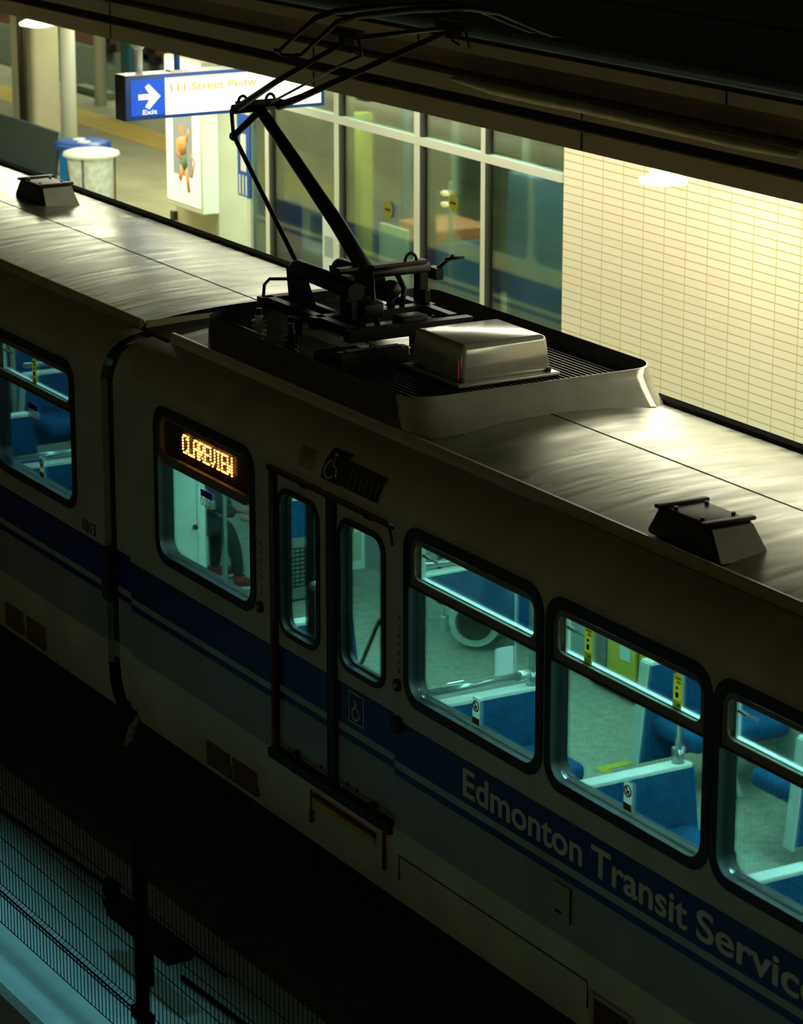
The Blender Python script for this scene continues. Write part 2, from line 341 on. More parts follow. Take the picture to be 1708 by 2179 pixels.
# canopy over the platform: stepped fascia seen from above
def zt(z): return z
canopy_prof = [(('can'), [(3.00, 4.440), (3.00, 4.575), (3.10, 4.575), (3.10, 4.440)]),
               (('black'), [(3.06, 4.575), (3.06, 4.66), (3.2, 4.66), (3.2, 4.575)]),
               (('can'), [(3.00, 4.655), (3.00, 4.775), (3.12, 4.80), (3.12, 4.655)]),
               (('black'), [(3.06, 4.80), (3.06, 4.83), (3.2, 4.83), (3.2, 4.80)]),
               (('canbrown'), [(3.02, 4.83), (3.02, 4.965), (3.2, 4.965), (3.2, 4.83)]),
               (('can'), [(2.98, 4.965), (2.98, 5.05), (3.2, 5.05), (3.2, 4.965)]),
               (('canbrown'), [(3.06, 5.05), (3.06, 5.10), (3.3, 5.10), (3.3, 5.05)]),
               (('canroof'), [(3.10, 5.10), (3.22, 5.16), (11.5, 5.35), (11.5, 5.0), (3.3, 5.0)]),
               (('conc'), [(3.1, 4.60), (11.5, 4.60), (11.5, 4.52), (3.1, 4.52)])]
can = thing('platform_canopy', 'long dark station canopy with stepped cladding strips over the platform, across the top of the photo', 'canopy', (0, 0, 0))
can.rotation_euler = (0, -0.0045, 0); can['kind'] = 'structure'
for nm, (m, pr) in zip(('lower_fascia', 'shadow_groove', 'upper_fascia', 'shadow_groove', 'brown_fascia', 'edge_strip', 'brown_fascia', 'canopy_roof', 'soffit'), canopy_prof):
    MB().sweepx(pr, -62, 9, True, smooth=False).build(nm, m, can)
MB().tube([(-62, 3.02, 5.115), (9, 3.02, 5.115)], .045, 14).build('gutter_pipe', 'pipe', can)
jm = MB()
for x in [-13.5 + 3.9 * i for i in range(6)]:
    jm.box((x, 2.992, 4.45), (x + .012, 3.0, 4.57)); jm.box((x, 2.992, 4.66), (x + .012, 3.0, 4.77)); jm.box((x + 1.7, 2.972, 4.97), (x + 1.71, 2.98, 5.05))
jm.build('panel_joints', 'black', can)
pm = MB(); pm.tube([(-3.55 + .6 * i, 2.985, 4.735 - .005 * math.sin(i * 1.4)) for i in range(8)], [.012, .042, .045, .04, .04, .034, .035, .02], 10)
tag(pm.build('wrapped_pipe', 'snow'), 'long pale wrapped pipe lying along the dark canopy ledge, right of the pantograph', 'pipe')
MB().tube([(-62, 4.4, 5.24), (9, 4.4, 5.24)], .012, 6).build('roof_cable', 'black', can)
MB().tube([(-62, 7.4, 5.31), (9, 7.4, 5.31)], .02, 6).build('roof_cable', 'black', can)

# ------------------------------------------------------------------ glass stair house and tile wall
GY = 5.2
o_ = struct(MB().box((0, 0, 0), (16.5, .25, 3.57)).build('wall_tiled', 'tile')); o_.location = (-5.404, GY, .95)
gl = thing('window_1', 'glazed screen with pale mullions and a transom beside the cream tiled wall', 'window'); gl['kind'] = 'structure'
fr = MB()
for x0, x1 in ((-11.21, -11.13), (-10.80, -10.72), (-9.37, -9.28), (-7.86, -7.76), (-6.70, -6.63)):
    fr.box((x0, GY - .02, .95), (x1, GY + .05, 4.52))
fr.box((-11.21, GY - .025, 3.505), (-5.404, GY + .05, 3.58))
fr.build('window_frame', 'mull', gl)
fg = MB()
for x in (-10.72, -9.28, -7.76, -6.63): fg.box((x, GY - .015, .95), (x + .05, GY + .12, 4.52))
fg.build('gasket', 'mulld', gl)
for a, b in zip([-11.13, -10.67, -9.23, -7.71, -6.58], [-10.80, -9.37, -7.86, -6.70, -5.404]):
    MB().box((a, GY + .01, .95), (b, GY + .02, 3.505)).build('glass_pane', 'sglass', gl)
    MB().box((a, GY + .01, 3.58), (b, GY + .02, 4.52)).build('glass_pane', 'sglass', gl)
# back screen of the stair house
gb = thing('window_2', 'rear glazed screen of the stair house seen through the front glass', 'window'); gb['kind'] = 'structure'
fb = MB()
for x in (-13.4, -11.9, -10.4, -8.9, -7.4): fb.box((x, 8.9, .95), (x + .07, 8.97, 3.6))
fb.box((-13.4, 8.89, 2.95), (-6.0, 8.97, 3.05)); fb.build('window_frame', 'mull', gb)
MB().box((-13.3, 8.93, .95), (-6.0, 8.94, 3.6)).build('glass_pane', 'sglass', gb)

# things behind the glass
p = thing('yellow_post', 'tall yellow post behind the glass, left of the white board', 'post', (-10.45, 6.1, .95))
MB().box((-.07, -.07, 0), (.07, .07, 2.45), .01).build('shaft', 'yellow', p); MB().box((-.1, -.1, 0), (.1, .1, .03)).build('base_plate', 'yellow', p)
p = thing('notice_board', 'blank pale board standing behind the glass under the pantograph arm', 'board', (-9.69, 6.0, .95))
MB().box((-.27, 0, .25), (.27, .04, 1.43), .01).build('panel', 'tan', p); MB().box((-.26, .01, 0), (-.22, .05, .3)).build('leg', 'mull', p); MB().box((.22, .01, 0), (.26, .05, .3)).build('leg', 'mull', p)
def sticker(x, z, r, label):
    t = thing('round_sticker', label, 'sticker', (x, GY - .004, z), 0, 'round stickers on the glass screen')
    ring('sticker_disc', 0, 0, 0, r, 0, .003, 'olive', t)
    MB().box((-r * .6, -.002, -.012), (r * .6, -.0005, .012)).build('print', 'black_print', t)
sticker(-8.37, 2.82, .085, 'round yellow sticker on the glass above the white board')
sticker(-7.19, 3.06, .08, 'round yellow sticker on the glass beside two glowing lights')
t = thing('paper_notice', 'white paper notice with a dark picture taped low on the glass behind the pantograph arm', 'notice', (-9.52, GY - .004, 2.30))
MB().box((-.12, 0, -.33), (.12, .003, .28)).build('sheet', 'whitepaper', t); MB().box((-.08, -.002, -.12), (.09, 0, .08)).build('picture', 'panelgrey', t)
lp = thing('signal_lamp_post', 'thin post with two small glowing orange lights behind the glass', 'signal lamp', (-8.52, 5.9, .95))
MB().tube([(0, .06, 0), (0, .06, 2.05)], .02, 8).build('post', 'farwall', lp)
for zz in (1.835, 1.94): MB().sphere((0, 0, zz), .036, 8, (1.6, 1, .8)).build('running_light', 'hi', lp)
t = thing('service_cart', 'teal utility cart with an orange stripe behind the third big glass pane', 'cart', (-9.6, 6.5, .95))
MB().box((-.55, -.3, .2), (.5, .3, 1.33), .04).build('body', 'teal', t); MB().box((-.3, -.32, 1.28), (.45, .32, 1.45), .02).build('stripe', 'orange', t)
MB().box((-.5, -.31, 1.02), (-.42, -.29, 1.1)).build('reflector', 'orange', t)
for dx in (-.4, .35): MB().tube([(dx, -.33, .12), (dx, -.27, .12)], .12, 16).build('wheel', 'black', t)
t = thing('tall_cabinet', 'tall blue grey cabinet behind the glass, right of the cart', 'cabinet', (-9.05, 7.3, .95))
MB().box((-.2, -.25, 0), (.28, .25, 1.95), .02).build('cabinet_body', 'bluegrey', t); MB().box((-.15, -.265, 1.3), (.22, -.25, 1.85)).build('cabinet_screen', 'teal', t)
t = thing('ticket_machine', 'grey green ticket machine with a yellow front seen through the last glass pane', 'ticket machine', (-9.75, 8.1, .95), 0, 'ticket machines in the stair house')
MB().box((-.3, -.25, 0), (.3, .25, 1.6), .03).build('machine_body', 'farwall', t); MB().box((-.16, -.27, .85), (.16, -.24, 1.3)).build('front_panel', 'yel', t); MB().box((-.16, -.275, .7), (.16, -.25, .82)).build('coin_slot', 'red', t)
t = thing('ticket_machine', 'dark green ticket machine behind the glass at the edge of the tiled wall', 'ticket machine', (-8.9, 8.1, .95), 0, 'ticket machines in the stair house')
MB().box((-.3, -.25, 0), (.3, .25, 1.5), .03).build('machine_body', 'teal', t); MB().box((-.2, -.27, .85), (.1, -.24, 1.25)).build('front_panel', 'yel', t)
t = thing('stair_bench', 'low blue grey seat at the foot of the yellow post behind the glass', 'bench', (-11.5, 6.6, .95))
MB().box((-1.4, -.25, .0), (1.1, .25, .75), .04).build('seat_block', 'bluegrey', t); MB().box((-1.4, .2, .75), (1.1, .28, 1.0), .02).build('backrest', 'teal', t)
t = thing('fare_gate', 'dark framed gate with blue panels behind the left glass panes', 'gate', (-12.9, 7.6, .95))
for x in (-.7, .7): MB().box((x - .04, -.04, 0), (x + .04, .04, 2.35)).build('upright', 'teal', t)
MB().box((-.74, -.04, 2.3), (.74, .04, 2.42)).build('crossbar', 'mulld', t); MB().box((-.6, -.02, .4), (.6, .02, 1.1)).build('panel', 'bin', t)
struct(MB().box((-12.2, 5.4, 3.9), (-4.8, 8.9, 4.1)).build('ceiling', 'conc'))

# ------------------------------------------------------------------ pillar with poster lightbox
struct(MB().box((-13.34, 5.4, .95), (-12.30, 5.78, 4.52), .02).build('pillar_concrete', 'conc'))
t = thing('door_switch_box', 'small dark lock on the concrete pillar below the poster box', 'lock', (-13.34, 5.38, 1.98))
MB().box((-.03, -.03, -.05), (.05, .02, .05)).build('lock_body', 'darksteel', t)
t = thing('poster_lightbox', 'lit poster box with an orange sports figure on the concrete pillar', 'poster', (-12.67, 5.20, 2.72))
MB().box((-.46, 0, -.56), (.41, .195, 1.03), .015).build('case', 'mull', t)
MB().box((-.42, -.008, -.50), (.37, .002, .98)).build('poster_panel', 'poster', t)
MB().box((-.25, -.012, -.20), (.20, -.007, .62)).build('poster_background', 'panelgrey', t)
fg = MB()
fg.sphere((-.06, -.015, .30), .06, 8, (1, .15, 1)); fg.tube([(-.05, -.015, .22), (-.01, -.015, .02)], [.13, .09], 8); fg.tube([(-.16, -.015, .18), (-.2, -.015, .02), (-.06, -.015, -.02)], .035, 6); fg.tube([(.08, -.015, .18), (.16, -.015, .32)], .03, 6)
fg.tube([(-.04, -.015, -.10), (-.12, -.015, -.27)], [.06, .04], 8); fg.tube([(.06, -.015, -.10), (.13, -.015, -.38)], [.05, .035], 8); fg.tube([(.18, -.015, .05), (.30, -.015, -.02), (.22, -.015, -.2)], .02, 6)
for i, v in enumerate(fg.v): fg.v[i] = (v[0] * .85, -.012 + (v[1] + .015) * .05, v[2] * .95)
fg.build('poster_figure', 'figor', t)
sh = MB().tube([(-.03, 0, -.01), (.05, 0, -.13)], [.10, .06], 8)
for i, v in enumerate(sh.v): sh.v[i] = (v[0] * .85, -.014 + v[1] * .05, v[2] * .95)
sh.build('figure_shorts', 'figgr', t)
t = thing('blue_banner', 'narrow blue banner with white print on the glass screen behind the pantograph joint', 'banner', (-11.25, 5.17, 2.93))
MB().box((-.14, 0, -.42), (.14, .02, .42), .005).build('panel', 'bluef', t); MB().box((-.06, -.004, -.16), (.06, 0, .22)).build('print', 'whitepaper', t)
for k in range(3): MB().box((-.1 + .07 * k, -.004, -.4), (-.07 + .07 * k, 0, -.2)).build('stripe', 'whitepaper', t)
t = thing('blue_door_panel', 'dark blue panel low behind the first narrow glass pane', 'panel', (-10.98, 5.5, .95))
MB().box((-.14, 0, 0), (.30, .03, 1.55), .01).build('panel', 'postblue', t)

# ------------------------------------------------------------------ hanging exit sign
t = thing('exit_sign', 'long hanging illuminated sign with a blue arrow panel reading Exit', 'sign', (-9.2, 2.94, 3.70))
MB().box((-.20, 0, 0), (0, 2.05, .405), .008).build('sign_case', 'bluef', t)
MB().box((-.202, -.008, .0), (-.0, 0.002, .40)).build('end_cap', 'blackmetal', t)
MB().box((-.20, 0, .405), (0, 2.05, .411)).build('top_cover', 'white', t)
MB().box((-.001, .055, .04), (.004, .39, .365)).build('arrow_panel', 'signblue', t)
MB().box((-.001, .396, .032), (.004, 2.01, .37)).build('destination_panel', 'signwhite', t)
ar = [(.125, .185), (.125, .235), (.235, .235), (.19, .30), (.23, .325), (.345, .21), (.23, .095), (.19, .12), (.235, .185)]
plate('arrow', [ar], .008, .003, 'signwhite', t, plane='yz')
text('exit_text', 'Exit', .165, .31, .05, .092, .010, 'signwhite', t, plane='yz', bold=.006)
text('sign_text', '111 Street Pedw', .45, 1.33, .24, .315, .0095, 'goldtext', t, plane='yz', bold=.012)
MB().box((.004, .41, .361), (.006, 1.75, .368)).build('gold_line', 'goldtext', t)
MB().tube([(-.10, .57, .41), (-.10, .57, .82)], .028, 12).build('hanger', 'postblue', t); MB().box((-.16, .48, .411), (-.05, .66, .424)).build('hanger_foot', 'mull', t)
t2 = thing('hanging_bracket', 'white hanging pole behind the left end of the exit sign', 'pole', (-9.5, 3.22, 4.105))
MB().tube([(0, 0, -.1), (0, 0, .2)], .036, 12).build('pole', 'white', t2); MB().tube([(0, 0, .19), (0, 0, .23), (0, 0, .42)], [.036, .065, .065], 12).build('collar', 'white', t2)

# ------------------------------------------------------------------ canopy lamps
def lamp(x, label, m, power, sc=1.0):
    t = thing('pendant_lamp', label, 'lamp', (x, 4.2, 4.03), 0, 'pendant lamps under the canopy')
    pr = [(.005, .17), (.10, .17), (.14, .15), (.18, .06), (.27, .02), (.30, 0), (.29, -.035), (.15, -.06), (.005, -.065)]
    MB().lathe([(r * sc, z * sc) for r, z in pr], n=28).build('lamp_shade', m, t)
    MB().tube([(0, 0, .16), (0, 0, .55)], .015, 8).build('stem', 'mull', t)
    l = bpy.data.lights.new('lamp_bulb', 'POINT'); l.energy = power; l.color = (1, 1, .85); l.shadow_soft_size = .32
    o = bpy.data.objects.new('lamp_bulb', l); COL.objects.link(o); o.location = (x, 4.2, 3.80)
lamp(-2.53, 'glowing white bell lamp in front of the cream tiled wall', 'lampglow', 22, .62)
lamp(-14.1, 'ribbed white bell lamp at the top left, in front of the beige column', 'lampdim', 25, .68)

# ------------------------------------------------------------------ left platform: column, pipes, bench, bins
struct(MB().box((-22.9, 7.5, .95), (-22.1, 7.92, 4.5), .08).build('pillar_beige', 'conc'))
for i, (x, r, m, lab) in enumerate(((-22.32, .035, 'darksteel', 'thin dark conduit running down the beige column, left one of the pair'), (-22.18, .03, 'darksteel', 'thin dark conduit running down the beige column, right one of the pair'), (-20.72, .10, 'mull', 'thick pale drainpipe down the right corner of the beige column'))):
    tag(MB().tube([(x, 7.42, .95), (x, 7.42, 4.5)], r, 12).build('conduit' if i < 2 else 'drainpipe', m), lab, 'pipe')
tag(MB().tube([(-28.1, 11.2, .95), (-28.1, 11.2, 4.5)], .10, 12).build('post', 'mull'), 'slim pale post beyond the beige column, left of the dark column', 'post')
tag(MB().box((-26.7, 10.9, .95), (-26.35, 11.05, 4.5), .05).build('column', 'teal'), 'dark green grey column behind the hanging pole of the exit sign', 'column')
t = thing('bollard_block', 'small dark block on the far platform edge right of the drainpipe', 'block', (-29.0, 11.55, .95)); MB().box((-.7, -.1, 0), (.5, .1, .12), .02).build('block_body', 'farwall', t)
for x, lab in ((-36.3, 'left one of two dark brackets on the brown far wall'), (-34.3, 'right one of two dark brackets on the brown far wall')):
    t = thing('wall_bracket', lab, 'bracket', (x, 15.0, .9)); MB().box((-.1, -.1, -.15), (.1, .05, .5)).build('arm', 'black', t); MB().box((-.1, -.1, -.2), (.4, .05, -.05)).build('foot', 'black', t)
t = thing('leaning_rail_bench', 'dark perforated metal bench on the platform at the left edge', 'bench', (-20.6, 6.7, .95))
n = 40
bk = MB().hexa([(-3, -.05, .35), (1.05, -.05, .35), (1.05, 0, .35), (-3, 0, .35), (-3, .12, .98), (.9, .12, .98), (.9, .16, .98), (-3, .16, .98)])
bk.build('backrest', 'mesh', t)
MB().box((-3, -.5, .32), (1.0, .0, .37), .01).build('seat', 'mesh', t)
for x in (-2.4, -.6, .8): MB().box((x, -.45, 0), (x + .06, .1, .36)).build('leg', 'darksteel', t)
t = thing('recycling_bin', 'blue recycling bin with holed lid beside the clear bagged bin', 'bin', (-19.25, 6.95, .95))
MB().box((-.24, -.24, .0), (.24, .24, .80), .03).build('bin_body', 'bin', t); MB().lathe([(.005, .93), (.30, .93), (.36, .90), (.36, .84), (.26, .80)], n=24).build('lid', 'bluef', t)
for dx, dy in ((-.12, 0), (.12, -.04)): MB().lathe([(.005, .938), (.085, .938), (.085, .93)], c=(dx, dy, 0), n=16).build('opening_ring', 'white', t)
MB().box((-.27, -.27, .36), (.27, .27, .42), .01).build('band', 'conc', t)
t = thing('bagged_bin', 'round wire bin with a clear liner bag, right of the blue recycling bin', 'bin', (-18.55, 6.75, .95))
MB().lathe([(.20, 0), (.27, .5), (.31, .88)], n=28).build('liner_bag', 'bag', t)
MB().lathe([(.005, .92), (.28, .92), (.35, .90), (.36, .86), (.31, .84)], n=28).build('rim', 'white', t)
for a in range(4):
    an = math.pi / 4 + a * math.pi / 2; MB().tube([(.3 * math.cos(an), .3 * math.sin(an), 0), (.31 * math.cos(an), .31 * math.sin(an), .85)], .012, 6).build('leg', 'darksteel', t)

# ================================================================== THE TRAM
ZB, ZT = 0.75, 2.85
ARC = [(0, 2.85), (.004, 2.90), (.018, 2.955), (.048, 3.015), (.095, 3.066), (.16, 3.107), (.24, 3.138), (.34, 3.158)]
SK = [(.055, .42), (.03, .50), (.01, .60), (0, .75)]
YM = 1.325   # centre line
def mir(pr): return [(2 * YM - y, z) for y, z in pr]
def roofz(y): return 3.25 - .066 * abs((y - YM) / .93) ** 2.2
def tram_section(name, label, x0, x1, wins, door, rx0, rx1):
    t = thing(name, label, 'train car', (0, 0, 0), 0, 'train cars of the two part tram')
    outer = [(x0, ZB), (x1, ZB), (x1, ZT), (x0, ZT)]
    holes = [rrect(a, 1.795, b, 2.84, .13) for a, b in wins]
    if door: 
        outer = [(x0, ZB), (x1, ZB), (x1, ZT), (x0, ZT)]
        holes.append([(-.80, .93), (.80, .93), (.80, 2.82), (-.80, 2.82)])
    plate('side_panel', [outer] + holes, 0, .05, 'paint', t)
    plate('far_side_panel', [outer] + holes, 2 * YM - .05, .05, 'paint', t)
    MB().sweepx(SK, x0, x1).build('skirt', 'paint', t); MB().sweepx(mir(SK), x0, x1).build('skirt', 'paint', t)
    MB().sweepx(ARC, x0, x1).build('roof_shoulder', 'paint', t); MB().sweepx(mir(ARC), x0, x1).build('roof_shoulder', 'paint', t)
    g = [(.33, 3.12), (.345, 3.115), (.375, 3.20), (.38, 3.215), (.40, 3.215), (.42, 3.18)]
    MB().sweepx(g, rx0, rx1, True).build('gutter_rail', 'gutter', t)
    g2 = [(2.20, 3.10), (2.215, 3.215), (2.245, 3.235), (2.30, 3.20), (2.30, 3.06)]
    MB().sweepx(g2, rx0, rx1, True, smooth=False).build('gutter_rail', 'black', t)
    n = 24; pr = [(.41 + (2.22 - .41) * i / n, roofz(.41 + (2.22 - .41) * i / n)) for i in range(n + 1)]
    MB().sweepx(pr, rx0, rx1, nx=1).build('roof_sheet', 'roof', t)
    MB().box((rx0, YM - .003, roofz(YM)), (rx1, YM + .003, roofz(YM) + .003)).build('roof_seam', 'black', t)
    MB().box((x0, .05, .80), (x1, 2.6, .92)).build('cabin_floor', 'cabfloor', t)
    MB().box((x0, .06, 2.94), (x1, 2.58, 2.98)).build('cabin_ceiling', 'white', t)
    MB().box((x0, 2.50, .92), (x1, 2.598, 1.74)).build('cabin_wall', 'cabwall', t) if not door else None
    if door:
        MB().box((x0, 2.50, .92), (-.85, 2.598, 1.74)).build('cabin_wall', 'cabwall', t); MB().box((.85, 2.50, .92), (x1, 2.598, 1.74)).build('cabin_wall', 'cabwall', t)
    MB().box((x0, .3, .30), (x1, 2.35, .78)).build('underframe', 'black', t)
    return t

WR = [(.955, 2.395), (2.49, 3.95), (4.03, 5.49), (5.57, 7.03), (7.1, 8.56)]
RW2 = (-2.44, -1.02)
tramR = tram_section('train_car', 'nearer tram car with double doors and wheelchair sign, right of the joint', -2.92, 11, [RW2] + WR, True, -2.96, 11)
WL = [(-5.30, -3.84), (-6.84, -5.38), (-8.38, -6.92), (-9.92, -8.46), (-11.46, -10.0)]
tramL = tram_section('train_car', 'farther tram car numbered 1013, on the left of the joint', -17, -3.34, WL, False, -17, -3.47)

# joint between the cars: inset ring with bellows
t = thing('tram_joint', 'narrow inset bellows joint between the two tram cars', 'bellows')
plate('joint_panel', [[(-3.24, ZB), (-2.92, ZB), (-2.92, ZT), (-3.24, ZT)]], .045, .04, 'paint', t)
arc2 = [(y + .045 if i < 4 else y + .02, z - .02) for i, (y, z) in enumerate(ARC)]
MB().sweepx([(.045, 2.85)] + arc2[1:], -3.24, -2.92).build('joint_shoulder', 'paint', t)
MB().sweepx([(.10, .44), (.06, .6), (.045, .75)], -3.24, -2.92).build('joint_skirt', 'paint', t)
MB().sweepx([(.09, .45), (.06, 1.0), (.06, 2.85), (.13, 3.05), (.3, 3.12), (.3, 2.98), (.11, 2.85), (.11, .45)], -3.46, -3.18, True).build('rubber_bellows', 'black', t)
MB().sweepx([(.34, 3.12), (.40, 3.15), (YM, 3.19), (2.25, 3.15), (2.3, 3.1)], -3.5, -2.7).build('roof_cover', 'shroud_dark', t)
MB().box((-3.62, .105, .8), (-2.78, .13, 2.97)).build('joint_light_block', 'black', t); MB().box((-3.62, .10, 2.955), (-2.78, 2.5, 3.0)).build('joint_top_light_block', 'black', t)  # black boxes added to block cabin light leaking out at the joint
MB().box((-3.36, -.03, 1.24), (-3.24, .05, 1.63), .01).build('rubber_block', 'black', t)
MB().box((-3.5, .3, .35), (-2.85, 2.35, .80)).build('underframe', 'black', t); MB().box((-3.5, .05, .80), (-2.85, 2.6, .921)).build('joint_floor', 'cabfloor', t)
MB().box((-3.5, .1, 2.93), (-2.85, 2.55, 2.97)).build('joint_ceiling', 'white', t); MB().box((-3.5, 2.5, .92), (-2.85, 2.58, 2.93)).build('joint_wall', 'cabwall', t)
MB().box((-3.475, .42, 3.13), (-3.462, 2.22, 3.205)).build('roof_end_trim', 'gutter', tramL)
hs = MB()
for k, c in enumerate(((0, 0), (-.05, -.09))): hs.tube([(-3.0 + c[0], .03, .37 + c[1]), (-3.03 + c[0], .02, .29 + c[1])], .035, 10)
hs.tube([(-2.98, .08, .46), (-3.0, .03, .37), (-3.05, .03, .26)], .02, 8).build('coupling_hose', 'conc', t)

# ---- windows
def window(parent, a, b, rail=True, name='side_window'):
    seal = plate(name, [rrect(a - .035, 1.76, b + .035, 2.875, .16), rrect(a + .03, 1.825, b - .03, 2.81, .11)], -.012, .03, 'seal', parent)
    plate('reveal', [rrect(a + .005, 1.80, b - .005, 2.835, .125), rrect(a + .025, 1.82, b - .025, 2.815, .11)], .02, .085, 'reveal', seal)
    if rail:
        plate('inner_frame', [[(a + .028, 2.49), (b - .028, 2.49), (b - .028, 2.72), (b - .06, 2.80), (a + .06, 2.80), (a + .028, 2.72)],
                              rrect(a + .075, 2.556, b - .075, 2.768, .05)], .0, .03, 'sash', seal)
        MB().box((a + .03, -.004, 2.497), (b - .03, .0, 2.505)).build('rail_groove', 'black', seal)
        MB().box((a + .07, .028, 2.545), (b - .07, .06, 2.560)).build('bright_sill', 'alu', seal)
        l = MB().box((a + .078, .03, 2.56), (a + .108, .045, 2.765)).tube([(a + .10, .04, 2.70), (a + .16, .05, 2.69), (a + .215, .075, 2.675)], .008, 8); l.build('hopper_latch', 'alu', seal)
    plate('glass_pane', [rrect(a + .025, 1.82, b - .025, 2.815, .11)], .045, .005, 'cglass', seal)
    if rail:
        MB().box((a + .05, .07, 1.836), (b - .08, .075, 1.842)).build('sill_line', 'grey', seal)
    return seal
wins = {}
for i, (a, b) in enumerate(WR): wins[i] = window(tramR, a, b)
winsL = [window(tramL, a, b) for a, b in WL]
w2 = window(tramR, *RW2, rail=False)
a, b = RW2
for (aa, bb, par) in [(x, y, tramR) for x, y in WR + [RW2]] + [(x, y, tramL) for x, y in WL]:
    plate('side_window', [rrect(aa, 1.795, bb, 2.84, .13)], 2 * YM - .03, .005, 'cglass', par)

# destination display in the top of the door side window
plate('display_frame', [rrect(a + .028, 2.47, b - .028, 2.812, .10), rrect(a + .06, 2.535, b - .055, 2.785, .07)], .0, .03, 'sash', w2)
db = plate('destination_display', [rrect(a + .05, 2.50, b - .045, 2.795, .06)], .045, .08, 'ledbox', tramR)
GL = {'C': ["01110","10001","10000","10000","10000","10001","01110"], 'L': ["10000"]*6+["11111"], 'A': ["01110","10001","10001","11111","10001","10001","10001"],
      'R': ["11110","10001","10001","11110","10100","10010","10001"], 'E': ["11111","10000","10000","11110","10000","10000","11111"], 'V': ["10001","10001","10001","10001","10001","01010","00100"],
      'I': ["01110","00100","00100","00100","00100","00100","01110"], 'W': ["10001","10001","10001","10101","10101","11011","10001"]}
dots = MB(); px0, pitch, zz = -2.10, .0148, 2.725
for ci, ch in enumerate('CLAREVIEW'):
    for r, row in enumerate(GL[ch]):
        for c, bit in enumerate(row):
            if bit == '1':
                x = px0 + (ci * 5.6 + c) * pitch; z = zz - r * .0195; dots.box((x, .026, z - .0075), (x + .0115, .034, z + .0035))
dots.build('led_text', 'led', db)
# ---- stickers on the glass
def no_smoking(parent, x, z):
    s = MB().box((x - .038, .038, z - .085), (x + .038, .040, z + .075)).build('warning_sticker', 'stick_w', parent)
    ring('red_circle', x, z + .025, .026, .034, .035, .003, 'red', s); MB().hexa([(x - .024, .034, z + .045), (x - .018, .034, z + .050), (x - .018, .036, z + .050), (x - .024, .036, z + .045), (x + .018, .034, z + .0), (x + .024, .034, z + .005), (x + .024, .036, z + .005), (x + .018, .036, z + .0)]).build('red_slash', 'red', s)
    MB().box((x - .012, .0355, z + .005), (x - .004, .0375, z + .045)).box((x + .004, .0355, z + .01), (x + .014, .0375, z + .03)).build('pictogram', 'black_print', s)
    MB().box((x - .038, .036, z - .085), (x + .038, .038, z - .045)).build('yellow_strip', 'stick_y', s)
def arrow_sticker(parent, x, z):
    s = plate('arrow_sticker', [[(x - .036, z - .13), (x + .036, z - .13), (x + .036, z + .07), (x + .014, z + .075), (x + .014, z + .10), (x + .034, z + .10), (x, z + .15), (x - .034, z + .10), (x - .014, z + .10), (x - .014, z + .075), (x - .036, z + .07)]], .038, .003, 'stick_y', parent)
    MB().box((x - .036, .0365, z - .13), (x + .036, .038, z - .065)).build('white_area', 'stick_w', s)
    text('sticker_text', 'EMERGENCY\nALARM', x - .03, x + .03, z + .028, z + .062, .0365, 'black_print', s, t=.001, mirror=True)
    text('sticker_text', 'PRESS\nFOR HELP', x - .03, x + .03, z - .118, z - .078, .0345, 'black_print', s, t=.001, mirror=True)
    MB().box((x - .012, .0362, z - .005), (x + .008, .0375, z + .01)).box((x - .014, .0362, z - .05), (x + .012, .0375, z - .02)).build('icons', 'black_print', s)
def oval_sticker(parent, x, z):
    s = MB().box((x - .085, .038, z), (x + .085, .040, z + .045)).build('purple_sticker', 'purple', parent)
    for k in range(4): 
        cx = x - .066 + .044 * k
        n = 16; o1 = [(cx + .020 * math.cos(2 * math.pi * i / n), z - .035 + .032 * math.sin(2 * math.pi * i / n)) for i in range(n)]; o2 = [(cx + .012 * math.cos(2 * math.pi * i / n), z - .035 + .022 * math.sin(2 * math.pi * i / n)) for i in range(n)]
        plate('oval_outline', [o1, o2], .037, .002, 'whitepaper', s)
no_smoking(wins[0], 1.665, 1.935); no_smoking(wins[1], 3.20, 1.935); no_smoking(wins[2], 4.77, 1.935); no_smoking(winsL[0], -4.54, 1.935)
arrow_sticker(wins[1], 2.80, 2.68); arrow_sticker(wins[1], 3.62, 2.66); arrow_sticker(winsL[0], -4.62, 2.66)
oval_sticker(w2, -1.77, 2.36); oval_sticker(winsL[0], -4.68, 2.34)

